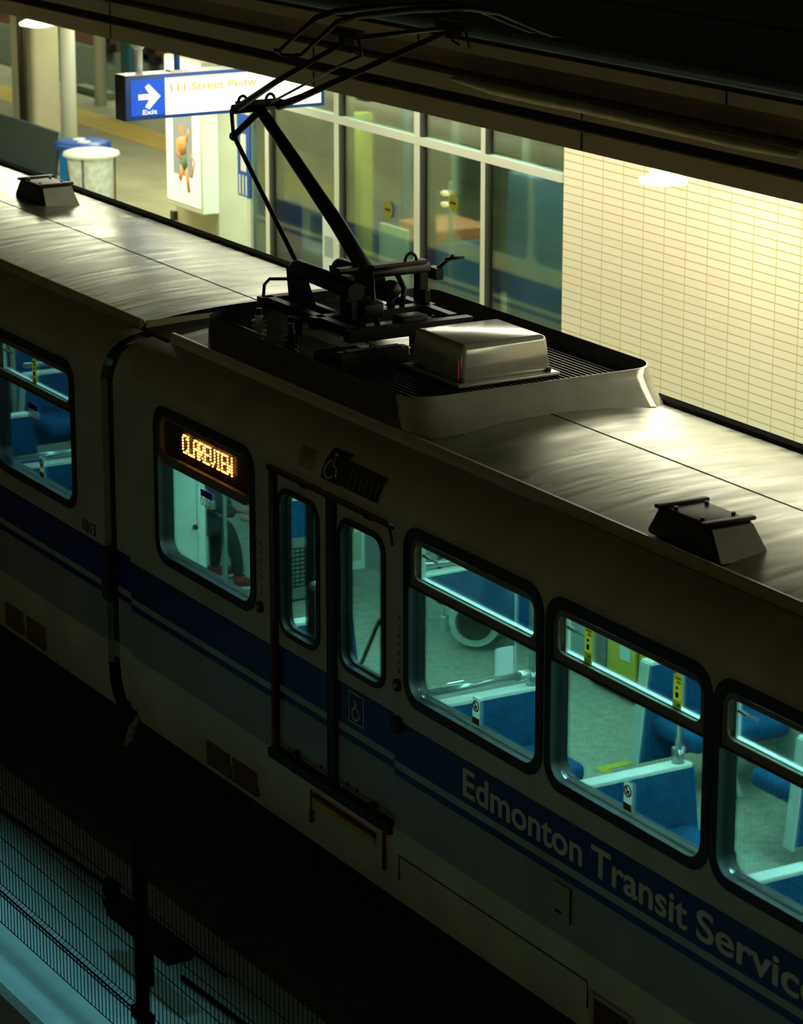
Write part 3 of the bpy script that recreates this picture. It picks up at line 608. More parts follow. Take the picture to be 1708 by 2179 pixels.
# ---- doors
dr = thing('double_door', 'folding double door of the nearer tram car with two tall narrow windows', 'door')
YD = .045
for k, (x0, x1, wx0, wx1, bx0, bx1) in enumerate(((-.775, -.085, -.735, -.225, -.585, -.445), (.015, .775, .06, .60, .37, .48))):
    leaf = plate('door_leaf', [[(x0, .935), (x1, .935), (x1, 2.80), (x0, 2.80)], rrect(wx0, 1.735, wx1, 2.68, .12)], YD, .035, 'paint', dr)
    plate('window_seal', [rrect(wx0 - .02, 1.715, wx1 + .02, 2.70, .13), rrect(wx0 + .018, 1.753, wx1 - .018, 2.662, .10)], YD - .012, .04, 'seal', leaf)
    plate('window_glass', [rrect(wx0 + .01, 1.745, wx1 - .01, 2.67, .10)], YD + .012, .005, 'cglass', leaf)
    plate('window_glass_edge', [rrect(wx0 + .015, 1.75, wx1 - .015, 2.665, .10), rrect(wx0 + .04, 1.77, wx1 - .03, 2.65, .09)], YD + .03, .03, 'reveal', leaf)
    MB().box((bx0 + .02, .13, .98), (bx1, .17, 2.80)).build('hinge_bar', 'seal', leaf)
    MB().box(((x0 + x1) / 2 - .03, YD - .01, 2.755), ((x0 + x1) / 2 + .05, YD, 2.775)).build('hinge_bracket', 'black', leaf)
    for bx in ((x0 + .25), x1 - .12 if k == 0 else x0 + .12):
        MB().tube([(bx, YD - .006, .975), (bx, YD, .975)], .012, 10).build('bolt', 'black', leaf)
    kb = MB().sphere((x0 + .27 if k == 0 else x0 + .48, .02, .955), .03, 8); kb.box((x0 + .26 if k == 0 else x0 + .47, 0, .90), (x0 + .28 if k == 0 else x0 + .49, .04, .96)); kb.build('guide_knob', 'darksteel', leaf)
MB().tube([(-.42, .12, 2.08), (-.40, .10, 2.12), (-.36, .11, 2.10), (-.33, .12, 2.085), (-.22, .14, 1.72)], .012, 8).sphere((-.41, .11, 2.11), .03, 6).build('pull_handle', 'chrome', dr)
MB().tube([(.37, .14, 2.1), (.12, .14, 1.72)], .013, 8).build('brace_bar', 'darksteel', dr)
MB().box((-.085, YD - .025, .925), (.015, YD + .02, 2.81)).build('centre_seal', 'black', dr)
MB().box((-.80, .0, .925), (-.775, .07, 2.82)).build('edge_seal', 'rustred', dr); MB().box((-.79, .02, .925), (-.765, .075, 2.82)).build('edge_seal', 'black', dr); MB().box((.775, .02, .925), (.80, .07, 2.82)).build('edge_seal', 'black', dr)
MB().box((-.80, -.03, .87), (.78, .05, .93)).build('door_sill', 'black', dr)
MB().tube([(-.80, -.012, 2.80), (-.78, -.014, 2.825), (.70, -.014, 2.825), (.75, -.014, 2.81), (.79, -.016, 2.75), (.80, -.016, 2.70)], .009, 8).build('drip_rail', 'rustred', dr)
MB().box((-.80, -.006, 2.79), (.78, .05, 2.812)).build('header_seal', 'black', dr)
# far side doors (yellow leaves inside)
fd = thing('far_double_door', 'yellow inner leaves of the door on the platform side, seen through the second big window', 'door')
for x0, x1, m in ((-.80, -.62, 'grey'), (-.60, -.27, 'yellow'), (-.22, .02, 'yellow'), (.06, .40, 'yellow'), (.44, .78, 'yellow')):
    MB().box((x0, 2.47, .96), (x1, 2.50, 2.72), .004).build('door_leaf', m, fd)
MB().box((-.84, 2.50, .93), (.84, 2.60, 2.82)).build('door_backing', 'black', fd)
s = MB().box((-.44, 2.462, 1.22), (-.32, 2.469, 1.45)).build('safety_notice', 'whiteg', fd)
MB().tube([(-.41, 2.46, 1.33), (-.41, 2.46, 1.42)], .012, 6).tube([(-.35, 2.46, 1.33), (-.35, 2.46, 1.42)], .012, 6).tube([(-.43, 2.46, 1.37), (-.385, 2.46, 1.385), (-.37, 2.46, 1.38), (-.335, 2.46, 1.41)], .005, 6).build('pictogram', 'black_print', s)

# ---- exterior fittings of the right car
def R(*a, **k): return MB().box(*a, **k)
y = -.012
text('lettering', 'Edmonton', 1.595, 2.84, 1.402, 1.575, -.004, 'letter', tramR, bold=.018)
text('lettering', 'Transit', 2.925, 3.82, 1.402, 1.575, -.004, 'letter', tramR, bold=.018)
text('lettering', 'Service', 3.90, 4.93, 1.402, 1.575, -.004, 'letter', tramR, bold=.018)
text('car_number', '1013', -3.725, -3.497, 1.655, 1.745, -.004, 'black_print', tramL, bold=.008)
for x0 in (-5.25, -4.83):
    v = MB()
    for k in range(8): v.box((x0, -.012, .505 + k * .024), (x0 + .33, .0, .519 + k * .024))
    v.build('vent_grille', 'ventbrown', tramL)
for x0 in (-1.755, -1.37):
    v = MB()
    for k in range(8): v.box((x0, -.006, .500 + k * .022), (x0 + .345, .05, .512 + k * .022))
    v.build('vent_grille', 'ventbrown', tramR)
h = R((2.555, -.014, 1.035), (2.735, 0, 1.235), bev=.01).build('access_hatch', 'conc', tramR); R((2.60, -.017, 1.065), (2.66, -.013, 1.08)).build('hatch_latch', 'black', h)
R((2.735, -.012, 1.03), (2.742, 0, 1.235)).build('hatch_edge', 'rustred', tramR)
R((.85, -.006, .758), (2.91, 0, .764)).box((.85, -.004, .60), (.853, .006, .76)).box((2.91, -.004, .60), (2.914, .006, .76)).build('panel_seam', 'darksteel', tramR)
g = plate('lower_grille', [[(2.95, .45), (3.36, .45), (3.36, .725), (2.95, .725)], [(2.99, .46), (3.32, .46), (3.32, .70), (2.99, .70)]], -.012, .02, 'conc', tramR)
v = MB()
for k in range(16): v.box((2.992 + k * .0205, -.008, .46), (3.002 + k * .0205, .01, .70))
v.build('grille_bars', 'brown', g)
R((-.215, -.02, .735), (.575, 0, .80), bev=.004).build('reflector_strip', 'yel', tramR); R((-.215, -.022, .78), (.575, -.002, .805)).build('strip_edge', 'rustred', tramR)
MB().tube([(-.245, -.012, .82), (-.245, -.012, .61)], .006, 6).tube([(-.24, -.014, .68), (-.24, -.014, .60)], .014, 6).build('rusty_rod', 'rustred', tramR)
MB().tube([(.687, -.012, .85), (.687, -.012, .61)], .012, 6).build('rusty_rod', 'rustred', tramR)
for x, z in ((-.925, 1.843), (.845, 1.846)):
    bt = MB().tube([(x, -.02, z), (x, 0, z)], .038, 20).build('door_button', 'black', tramR); MB().tube([(x, -.026, z), (x, -.018, z)], .016, 14).build('button_centre', 'orange', bt)
lt = MB().tube([(.85, -.03, 1.60), (.85, 0, 1.60)], .055, 20).build('round_connector', 'black', tramR); MB().tube([(.85, -.034, 1.60), (.85, -.028, 1.60)], .018, 10).build('connector_pin', 'darksteel', lt)
for x in (-.905, .862):
    v = MB()
    for k, hh in enumerate((.03, .012, .035, .02, .03, .012, .03)):
        z = 2.27 - k * .055; v.box((x - .014, -.003, z - hh / 2), (x - .008, 0, z + hh / 2)).box((x - .004, -.003, z - .012), (x + .012, 0, z - .006 if k % 2 else z + .012) if k == 3 else (x + .012, 0, z - .008))
    v.build('faded_pictograms', 'darksteel', tramR)
# wheelchair emblem on the door leaf
em = plate('wheelchair_emblem', [[(.155, 1.40), (.345, 1.40), (.345, 1.60), (.155, 1.60)], [(.162, 1.407), (.338, 1.407), (.338, 1.593), (.162, 1.593)]], YD - .003, .003, 'letter', dr)
isa_symbol('wheelchair_symbol', .245, 1.50, .17, YD - .003, 'letter', em)
# dark stickers on the shoulder above the door
def shoulder_pt(x, s_):
    pts = ARC; i = min(int(s_), len(pts) - 2); f = s_ - i; a_, b_ = pts[i], pts[i + 1]; return (x, a_[0] + (b_[0] - a_[0]) * f - .008, a_[1] + (b_[1] - a_[1]) * f + .006)
def shoulder_patch(name, x0, x1, s0, s1, m, par):
    n = 8; vs = []; fs = []
    for i in range(n + 1):
        s_ = s0 + (s1 - s0) * i / n; vs += [shoulder_pt(x0, s_), shoulder_pt(x1, s_)]
    for i in range(n): fs.append((2 * i, 2 * i + 1, 2 * i + 3, 2 * i + 2))
    return MB().add(vs, fs, True).build(name, m, par)
pt = shoulder_patch('shoulder_sign', -.10, .13, .9, 4.2, 'black', tramR); shoulder_patch('shoulder_sign', .14, .60, 1.0, 3.6, 'black', tramR)
sp = lambda u, w: (lambda q: (q[0], q[1] - .006, q[2] + .004))(shoulder_pt(.015 + u, 2.5 + w))
MB().tube([sp(-.02, 1.2), sp(-.02, 1.0)], .014, 8).tube([sp(-.02, .9), sp(.0, .1), sp(.05, 0), sp(.07, -.9)], .005, 6).tube([sp(-.02 + .055 * math.cos(a), -.4 + .9 * math.sin(a)) for a in [math.radians(100 + 26 * i) for i in range(10)]], .005, 6).build('shoulder_wheelchair', 'letter', pt)
v = MB()
for k in range(14):
    x = -.42 + k * .024 if k < 8 else .22 + (k - 8) * .065
    v.tube([shoulder_pt(x + .02 * math.sin(s_ * .9), s_) for s_ in (1.1, 1.8, 2.5, 3.2)], .003, 5)
v.build('scuff_marks', 'gutter' , tramR)
# bright scratches along the shoulder crease
for x0, x1 in ((-1.10, -.80), (-.75, -.55), (.42, .60), (.66, .74), (.80, .86), (1.62, 1.70), (2.98, 3.06), (3.22, 3.9)):
    MB().tube([(x0, -.001, 2.905), (x1, -.001, 2.905)], .0016, 5).build('shiny_crease', 'alu', tramR)

# ================================================================== CABIN FURNITURE (z 0 of a bench is the cabin floor)
FZ = .92
def bench(label, x, ya, yb, face=1, seat=True, group='blue bench seats in the tram', legs=True):
    """transverse bench; backrest at x, from ya to yb; face=+1 seat on the +X side"""
    t = thing('bench_seat', label, 'seat', (x, 0, FZ), 0, group)
    s = face; o = .06
    # backrest: slightly splayed towards the aisle end
    ai = yb if yb < 1.325 else ya; sg = 1 if yb < 1.325 else -1
    y0, y1 = (ya, yb) if sg > 0 else (yb, ya)   # y1 is the aisle end
    def slab(xa, xb, zb, zt_, inset, m, nm):
        mb = MB(); w = .07
        p = [(xa, y0, zb), (xb, y0, zb), (xb, y1 + sg * (w if zb < .3 else 0) - sg * inset, zb), (xa, y1 + sg * (w if zb < .3 else 0) - sg * inset, zb), (xa, y0, zt_), (xb, y0, zt_), (xb, y1 - sg * inset, zt_), (xa, y1 - sg * inset, zt_)]
        if sg < 0: p = [p[i] for i in (3, 2, 1, 0, 7, 6, 5, 4)]
        mb.hexa(p); return mb.build(nm, m, t)
    slab(.005, .05, .16, .785, .0, 'fabric', 'back_cushion')
    slab(-.035, .005, .16, .79, .0, 'fabric' if s < 0 else 'white', 'back_shell')
    ya_, yb_ = min(y0, y1 - sg * .0), max(y0, y1 - sg * .0)
    MB().box((-.05, ya_, .785), (.05, yb_, .812), .006).build('top_cap', 'white', t)
    e0, e1 = y1, y1 + .07 * sg; tk = .012 * sg
    side = MB(); pp = [(-.045, e1, .14), (.05, e1, .14), (.05, e1 + tk, .14), (-.045, e1 + tk, .14), (-.045, e0, .80), (.045, e0, .80), (.045, e0 + tk, .80), (-.045, e0 + tk, .80)]
    if sg < 0: pp = [pp[i] for i in (3, 2, 1, 0, 7, 6, 5, 4)]
    side.hexa(pp); side.build('side_trim', 'fabric' if sg > 0 else 'whiteg', t)
    if seat:
        xa, xb = (.05, .52) if s > 0 else (-.52, -.05)
        MB().box((xa, ya_ + .01, .34), (xb, yb_ - .0, .46), .045).build('seat_cushion', 'fabric', t)
        if legs:
            MB().box(((xa + xb) / 2 - .05, ya_ + .3, 0), ((xa + xb) / 2 + .05, ya_ + .36, .36)).build('pedestal', 'whiteg', t)
            MB().tube([((xa + xb) / 2 + s * .15, (ya_ + yb_) / 2, .34), ((xa + xb) / 2 + s * .16, (ya_ + yb_) / 2, .1), ((xa + xb) / 2 + s * .22, (ya_ + yb_) / 2, 0)], .02, 8).build('foot', 'whiteg', t)
    return t
b0 = bench('near side blue bench under the first big window, glass screen on top', .958, .10, .93)
b1 = bench('near side blue bench with white cap under the second big window', 2.49, .10, .93)
bench('near side blue bench with white cap under the cropped window at the right edge', 4.037, .10, .93)
bench('near side blue bench beyond the right edge of the photo', 5.58, .10, .93)
bench('near side dark blue bench seen low through the left door window', -.86, .10, .60, seat=False)
bench('far side blue bench with pale side trim at the right of the second window', .93, 1.72, 2.48)
bench('far side blue bench with pale side and feet in the right edge window', 2.52, 1.72, 2.48, face=-1)
bench('far side blue bench beyond the right edge, behind the pale sided one', 4.1, 1.72, 2.48)
t = thing('draught_screen', 'blue padded screen with chrome rail at the top of the first big window', 'screen', (-1.33, 0, FZ))
plate('padded_panel', [[(1.42, .80), (2.48, .80), (2.48, .22), (2.20, .30), (1.42, .70)]], 0, .045, 'fabric', t, plane='yz')
MB().box((-.03, 1.42, .80), (.05, 2.48, .822), .006).build('top_cap', 'white', t); MB().box((-.02, 2.44, 0), (.02, 2.48, .25)).build('foot', 'whiteg', t)
bench('far side dark blue bench seen through the top of the left door window', -3.52, 1.50, 1.98, face=-1, seat=False)
bench('near side blue bench under the farther car window left of the joint', -5.335, .10, .93)
bench('near side dark blue bench seen end on through the farther car window', -6.90, .10, .93)
bench('far side blue bench with bright rail at the top of the farther car window', -8.22, 1.45, 2.48, legs=False)
bench('far side blue bench behind the tan pole in the farther car window', -9.4, 1.45, 2.48, legs=False)

def pole(label, x, y_, z0, z1, m='chrome', r=.021):
    t = thing('grab_pole', label, 'pole', (x, y_, z0), 0, 'grab poles in the tram')
    MB().tube([(0, 0, 0), (0, 0, z1 - z0)], r, 14).build('tube', m, t); MB().tube([(0, 0, 0), (0, 0, .09)], r * 1.75, 14).build('socket', 'chrome', t); return t
pole('chrome grab pole standing on the bench cap under the second big window', 2.49, .865, 1.73, 2.93)
pole('chrome grab pole standing on the bench cap under the first big window', .958, .865, 1.73, 2.93)
pole('chrome grab pole on the bench cap behind the right edge of the photo', 4.037, .865, 1.73, 2.93)
pole('grey grab pole in front of the seated person', -3.05, .80, .92, 2.93)
pole('tan grab pole rising through the farther car window', -5.95, .95, .92, 2.93, 'conc')
pole('tan grab pole at the left of the farther car window, by the bench end', -8.1, 1.30, .92, 2.93, 'conc')
def handrail(label, x, ya, yb, z):
    t = thing('handrail', label, 'handrail', (x, 0, z), 0, 'cross handrails on the bench backs')
    MB().tube([(0, ya, 0), (0, yb, 0)], .024, 12).build('tube', 'chrome', t); MB().tube([(0, yb - .06, 0), (0, yb + .03, 0)], .034, 12).build('clamp', 'alu', t)
handrail('chrome rail above the bench under the first big window', .955, .08, .82, 1.80)
handrail('bright rail on the far bench at the top of the first big window', -1.33, 1.42, 2.45, 1.79)
handrail('bright rail over the bench in the farther car window', -5.335, .08, .9, 1.79)
handrail('bright rail at the top left of the farther car window', -8.22, 1.45, 2.45, 1.80)
t = thing('glass_screen', 'clear glass draught screen with a white plate above the first window bench', 'screen', (.925, 0, 1.83))
MB().box((0, .08, 0), (.006, .76, .95)).build('screen_glass', 'cglass', t); plate('screen_plate', [rrect(.615, -.01, .745, .165, .015)], .007, .004, 'white', t, plane='yz')
MB().box((-.004, .757, 0), (.01, .765, .95)).build('screen_edge', 'whiteg', t)
t = thing('wall_heater', 'grey wall heater with a round fan drum, through the first big window', 'heater', (-1.97, 2.28, FZ))
MB().box((-.42, -.05, .02), (.05, .22, .42), .03).build('casing', 'grey', t)
dv = Vector((.75, -.66, 0)).normalized(); c0 = Vector((.10, -.08, .22)); 
MB().tube([c0 - dv * .12, c0 + dv * .08], .185, 28).build('drum', 'whiteg', t); MB().tube([c0 + dv * .08, c0 + dv * .088], .135, 28).build('drum_face', 'darksteel', t)
MB().box((-.36, -.065, .12), (-.16, -.05, .38), .006).build('cover_plate', 'whiteg', t); MB().box((-.40, -.08, .0), (-.34, -.02, .10)).build('foot', 'whiteg', t)
t = thing('grille_heater', 'grey heater with a square mesh grille, seen through the left door window', 'heater', (-3.46, 1.66, FZ))
MB().box((-.12, -.20, .02), (.0, .20, .50), .01).build('casing', 'grey', t)
g_ = MB()
for i in range(8): g_.box((0, -.16 + i * .042, .12), (.006, -.152 + i * .042, .42))
for i in range(10): g_.box((0, -.16, .12 + i * .033), (.006, .142, .127 + i * .033))
g_.build('mesh_grille', 'darksteel', t)
t = thing('fare_validator', 'pale green box with a round button, seen through the right door window', 'validator', (-3.50, 2.02, FZ + .20))
MB().box((-.10, -.16, -.02), (.06, .16, .34), .015).build('casing', 'whiteg', t); MB().box((.06, -.12, .06), (.07, .12, .28)).build('screen', 'mirror', t); MB().tube([(.06, .03, .02), (.075, .03, .02)], .025, 12).build('button', 'white', t); MB().box((-.12, -.18, .33), (.09, .18, .40), .02).build('hood', 'white', t)
t = thing('white_cabinet', 'pale cyan cabinet door behind the destination display window', 'cabinet', (-2.50, 0, FZ))
MB().box((-.05, .06, .0), (0, .385, 2.0), .006).build('cabinet_door', 'whiteg', t); plate('door_moulding', [rrect(.09, .62, .33, 1.95, .03), rrect(.10, .63, .32, 1.94, .025)], 0, .006, 'whiteg', t, plane='yz'); MB().tube([(0, .30, 1.02), (.02, .30, 1.02)], .018, 10).build('lock', 'darksteel', t)
t = thing('yellow_floor_mark', 'yellow strip on the tram floor beside the far bench', 'floor marking'); t2_ = MB().box((.55, 1.60, FZ), (.62, 1.98, FZ + .003)).box((.62, 1.60, FZ), (1.2, 1.66, FZ + .003)); t2_.build('strip', 'yellow', t)

# ---- seated passenger
def skin_body(name, verts, edges, radii, m, parent, sub=2):
    me = bpy.data.meshes.new(name); me.from_pydata(verts, edges, []); o = bpy.data.objects.new(name, me); link(o, parent)
    md = o.modifiers.new('skin', 'SKIN'); md.use_smooth_shade = True
    for i, r in enumerate(radii):
        sv = me.skin_vertices[0].data[i]; sv.radius = (r, r) if not isinstance(r, tuple) else r; sv.use_root = (i == 0)
    sd = o.modifiers.new('sub', 'SUBSURF'); sd.levels = sub; sd.render_levels = sub; me.materials.append(MT[m]); return o
pr_ = thing('person', 'seated person in dark jacket and trousers with red and white sneakers, hands on knee', 'person', (-4.35, 1.0, FZ), 0)
# local frame: hip at origin height .5, facing +y/+x
V = [(0, 0, .52), (0, -.02, .72), (.02, .0, .95), (.03, .02, 1.10), (.04, .05, 1.22),           # 0-4 spine, neck
     (.16, -.04, .50), (.34, .30, .50), (.36, .36, .28), (.37, .38, .09),                         # 5-8 near leg
     (-.06, .09, .50), (.10, .33, .50), (.06, .34, .28), (.04, .34, .09)]                         # 9-12 far leg
E_ = [(0, 1), (1, 2), (2, 3), (3, 4), (0, 5), (5, 6), (6, 7), (7, 8), (0, 9), (9, 10), (10, 11), (11, 12)]
skin_body('body', V, E_, [.15, .14, .15, .08, .055, .10, .075, .058, .045, .10, .075, .058, .045], 'jeans', pr_)
jk = skin_body('jacket', [(0, 0, .55), (.0, -.02, .78), (.02, 0, .98), (.04, .02, 1.08), (.22, -.02, 1.0), (.30, .10, .76), (.42, .34, .60), (-.16, .08, 1.0), (-.10, .22, .74), (.18, .42, .60), (.10, .12, .50)],
          [(0, 1), (1, 2), (2, 3), (2, 4), (4, 5), (5, 6), (2, 7), (7, 8), (8, 9), (0, 10)], [.19, .175, .18, .09, .085, .065, .05, .085, .065, .05, .16], 'jacket', pr_)
MB().sphere((.06, .08, 1.37), .105, 12, (.85, .95, 1.15)).box((.10, .165, 1.34), (.125, .20, 1.37), .008).sphere((.155, .04, 1.36), .02, 6).sphere((-.03, .08, 1.36), .02, 6).build('head', 'skin', pr_)
MB().sphere((.05, .06, 1.41), .115, 12, (.88, .95, 1.0)).build('hair', 'hair', pr_)
for nm, (hx, hy, hz) in (('hand', (.46, .40, .575)), ('hand', (.24, .47, .575))):
    hm = MB().sphere((hx, hy, hz), .04, 8, (.9, 1.1, .55))
    for i in range(4):
        fx = hx - .027 + i * .018; L_ = (.062, .072, .068, .055)[i]
        hm.tube([(fx, hy + .025, hz), (fx + .004, hy + .025 + L_ * .55, hz - .005), (fx + .006, hy + .02 + L_ * .8, hz - .035)], [.0095, .009, .007], 8)
    hm.tube([(hx + .03, hy - .01, hz), (hx + .05, hy + .02, hz - .01), (hx + .052, hy + .045, hz - .02)], [.011, .010, .008], 8)
    hm.build(nm, 'skin', pr_)
for (fx, fy) in ((.39, .44), (.04, .40)):
    so = MB().box((fx - .05, fy - .12, 0), (fx + .05, fy + .17, .03), .012).build('shoe', 'white', pr_)
    MB().sphere((fx, fy + .02, .045), .05, 8, (.95, 2.6, .9)).tube([(fx, fy - .06, .05), (fx, fy - .07, .11)], .05, 10).build('shoe_upper', 'shoe', so)
    MB().sphere((fx, fy + .13, .04), .045, 8, (1, .8, .75)).build('toe_cap', 'white', so)
    l = MB()
    for k in range(3): l.tube([(fx - .03, fy + .0 + k * .03, .09 - k * .008), (fx + .03, fy + .01 + k * .03, .09 - k * .008)], .005, 6)
    l.build('laces', 'white', so)
bench('blue bench the seated person uses in the joint between cars', -4.75, .62, 1.25, face=1)

# ================================================================== ROOF EQUIPMENT
sh = thing('pantograph_fairing', 'low grey fairing with rounded corners around the pantograph on the tram roof', 'fairing')
def ringpts(x0, x1, y0, y1, r, n=8):
    pts = []
    for cx, cy, a0 in ((x1 - r, y1 - r, 0), (x0 + r, y1 - r, 90), (x0 + r, y0 + r, 180), (x1 - r, y0 + r, 270)):
        for i in range(n + 1):
            a_ = math.radians(a0 + 90 * i / n); pts.append((cx + r * math.cos(a_), cy + r * math.sin(a_)))
    return pts
def wall(prof, mats):
    """prof: list of (grow, z-height function); loft of rounded rectangles"""
    pass
TOPZ = 3.415
rings = []
def lip(g): return ringpts(-2.62 - g * .02, .28 + g, .42 - g * .12, 2.24 + g * .10, .20 + g * .2)
N_ = len(lip(0))
def rz(pts, t_):   # t 0 bottom .. 1 top ; bottom follows the roof
    out = []
    for x, y_ in pts:
        zb = roofz(min(max(y_, .4), 2.23)) + (.0 if x < 0 else .004) - (.02 if y_ < .6 or y_ > 2.1 else 0)
        out.append((x, y_, zb + (TOPZ - zb) * t_))
    return out
layers = [rz(lip(.20), 0), rz(lip(.125), .25), rz(lip(.06), .5), rz(lip(.022), .78), rz(lip(.0), .97), rz(lip(-.008), 1.0), rz(lip(-.022), .99)]
mb = MB(); n0 = N_
for L_ in layers: mb.v += L_
for i in range(len(layers) - 1):
    for j in range(n0): mb.f.append((i * n0 + j, i * n0 + (j + 1) % n0, (i + 1) * n0 + (j + 1) % n0, (i + 1) * n0 + j)); mb.sm.append(True)
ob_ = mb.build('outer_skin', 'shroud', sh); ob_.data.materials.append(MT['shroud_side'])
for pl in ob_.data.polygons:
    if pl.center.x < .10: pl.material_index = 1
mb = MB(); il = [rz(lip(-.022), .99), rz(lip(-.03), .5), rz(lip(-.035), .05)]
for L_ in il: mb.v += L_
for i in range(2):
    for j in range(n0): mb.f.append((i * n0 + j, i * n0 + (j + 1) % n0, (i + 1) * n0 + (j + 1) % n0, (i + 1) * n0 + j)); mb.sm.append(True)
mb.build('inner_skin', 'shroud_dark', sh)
dk = thing('roof_grating', 'ribbed dark metal grating on the tram roof beside the equipment box', 'grating', (0, 0, 3.262))
MB().box((-1.25, .46, 0), (.26, 2.2, .012)).build('tray', 'black', dk)
v = MB()
for i in range(42):
    yy = .50 + i * .0405; v.box((-1.2, yy, .035), (.24, yy + .012, .06))
v.build('slats', 'darksteel', dk)
for x in (-1.2, -.5, .2): MB().box((x, .47, .012), (x + .03, 2.18, .036)).build('bearer', 'darksteel', dk)

bx = thing('equipment_box', 'glossy grey box with a flanged base beside the pantograph', 'box', (-.42, 1.38, 3.325))
def tap(x0, x1, y0, y1, z0, z1, k, m, nm, bev):
    bm = bmesh.new(); bmesh.ops.create_cube(bm, size=1)
    for v_ in bm.verts:
        f = k if v_.co.z > 0 else 1
        v_.co = Vector(((x0 + x1) / 2 + v_.co.x * (x1 - x0) * f, (y0 + y1) / 2 + v_.co.y * (y1 - y0) * f, z0 if v_.co.z < 0 else z1))
    bmesh.ops.bevel(bm, geom=list(bm.edges), offset=bev, segments=4, affect='EDGES', profile=.5)
    bm.verts.index_update(); q = MB().add([v_.co[:] for v_ in bm.verts], [[a_.index for a_ in f.verts] for f in bm.faces], True); bm.free(); return q.build(nm, m, bx)
tap(-.40, .24, -.34, .34, .02, .26, .93, 'shroud', 'box_cover', .035)
tap(-.44, .28, -.38, .38, .0, .025, 1, 'shroud', 'base_flange', .01)
for dx, dy in ((.20, -.345), (.20, .30), (-.3, -.345)): MB().box((dx, dy, .025), (dx + .05, dy + .03, .05), .006).build('clip', 'black', bx)
tag(MB().box((-.185, 1.02, 3.37), (-.18, 1.03, 3.50)).build('red_seal_strip', 'red'), 'thin red strip on the left corner of the glossy equipment box', 'strip')

# ---- pantograph
PG = thing('pantograph', 'black single arm pantograph raised over the tram roof', 'pantograph', (0, 0, 0))
Lx = -1.88
fr_ = MB()
fr_.box((-2.58, .90, 3.42), (-1.30, .96, 3.49)).box((-2.58, 1.70, 3.42), (-1.42, 1.76, 3.49))
for x in (-2.60, -1.85, -1.36): fr_.box((x, .86, 3.41), (x + .08, 1.80, 3.49))
fr_.box((-2.45, 1.12, 3.42), (-1.6, 1.16, 3.47)).box((-2.0, .78, 3.34), (-1.9, .84, 3.47))
fr_.build('base_frame', 'blackmetal', PG)
for x, y_, z0, z1 in ((-1.76, 1.10, 3.47, 3.76), (-1.95, 1.78, 3.45, 3.76)):
    MB().box((x - .03, y_ - .03, z0), (x + .06, y_ + .03, z1)).box((x - .05, y_ - .02, z0), (x + .11, y_ + .02, z0 + .12)).build('upright', 'blackmetal', PG)
MB().tube([(-1.90, 1.05, 3.72), (-1.90, 1.82, 3.72)], .036, 14).build('main_shaft', 'blackmetal', PG); MB().box((-1.95, 1.12, 3.755), (-1.88, 1.80, 3.775)).build('shaft_cover', 'darksteel', PG)
def hoop(c, r, nm='hoop'):
    MB().tube([(c[0], c[1] + r * math.cos(a_), c[2] + 1.3 * r * math.sin(a_)) for a_ in [math.pi * i / 10 for i in range(11)]], .011, 8).build(nm, 'blackmetal', PG)
hoop((-1.90, 1.68, 3.77), .045)
for y_, xa, xb, zc in ((1.06, -2.40, -1.55, 3.705), (1.45, -2.50, -1.95, 3.66)):
    MB().tube([(xa - .03, y_, zc), (xa, y_, zc), (xa + .02, y_, zc), (xb, y_, zc - .02)], [.04, .055, .062, .062], 16).build('spring_cylinder', 'blackmetal', PG)
    MB().hexa([(xa - .03, y_ - .04, 3.47), (xa + .22, y_ - .04, 3.47), (xa + .22, y_ + .04, 3.47), (xa - .03, y_ + .04, 3.47), (xa - .05, y_ - .05, zc), (xa + .05, y_ - .05, zc - .03), (xa + .05, y_ + .05, zc - .03), (xa - .05, y_ + .05, zc)]).build('cylinder_bracket', 'blackmetal', PG)
MB().tube([(Lx, 1.325, 3.74), (-2.3, 1.325, 4.01), (-3.42, 1.325, 4.645)], [.058, .054, .040], 16).build('lower_arm', 'blackmetal', PG)
MB().tube([(-2.43, 1.10, 3.70), (-3.765, 1.29, 4.41)], .017, 10).build('thrust_rod', 'blackmetal', PG)
MB().tube([(-3.44, 1.12, 4.655), (-3.44, 1.53, 4.665)], .034, 14).box((-3.48, 1.16, 4.68), (-3.40, 1.50, 4.705)).build('knuckle_shaft', 'blackmetal', PG)
for y_ in (1.20, 1.42):
    hoop((-3.44, y_, 4.70), .035, 'knuckle_hoop')
MB().tube([(-3.765, 1.29, 4.41), (-3.46, 1.31, 4.60)], .026, 10).tube([(-3.77, 1.29, 4.40), (-3.50, 1.14, 4.64)], .014, 8).sphere((-3.765, 1.29, 4.41), .035, 8).build('knuckle_link', 'blackmetal', PG)
MB().tube([(-3.46, 1.15, 4.65), (-2.6, 1.02, 4.95), (-1.20, .80, 5.39)], [.026, .021, .016], 12).build('upper_arm_tube', 'blackmetal', PG)
MB().tube([(-3.40, 1.47, 4.66), (-3.1, 1.48, 4.755), (-1.20, 1.59, 5.42)], [.032, .025, .018], 12).build('upper_arm_tube', 'blackmetal', PG)
MB().tube([(-3.40, 1.33, 4.66), (-1.55, .98, 5.20), (-1.2, .93, 5.30)], .009, 8).build('guide_rod', 'blackmetal', PG)
head = MB()
hp = [(0.36, 5.345), (.40, 5.34), (.52, 5.43), (.66, 5.53), (.80, 5.56), (1.2, 5.575), (1.62, 5.565), (1.85, 5.52), (2.08, 5.42), (2.26, 5.35), (2.34, 5.345)]
for dx, dz in ((-.14, 0), (.14, 0)): head.tube([(-1.2 + dx, y_, z + dz) for y_, z in hp], [.012, .012, .014, .02, .022, .022, .022, .018, .013, .012, .012], 8)
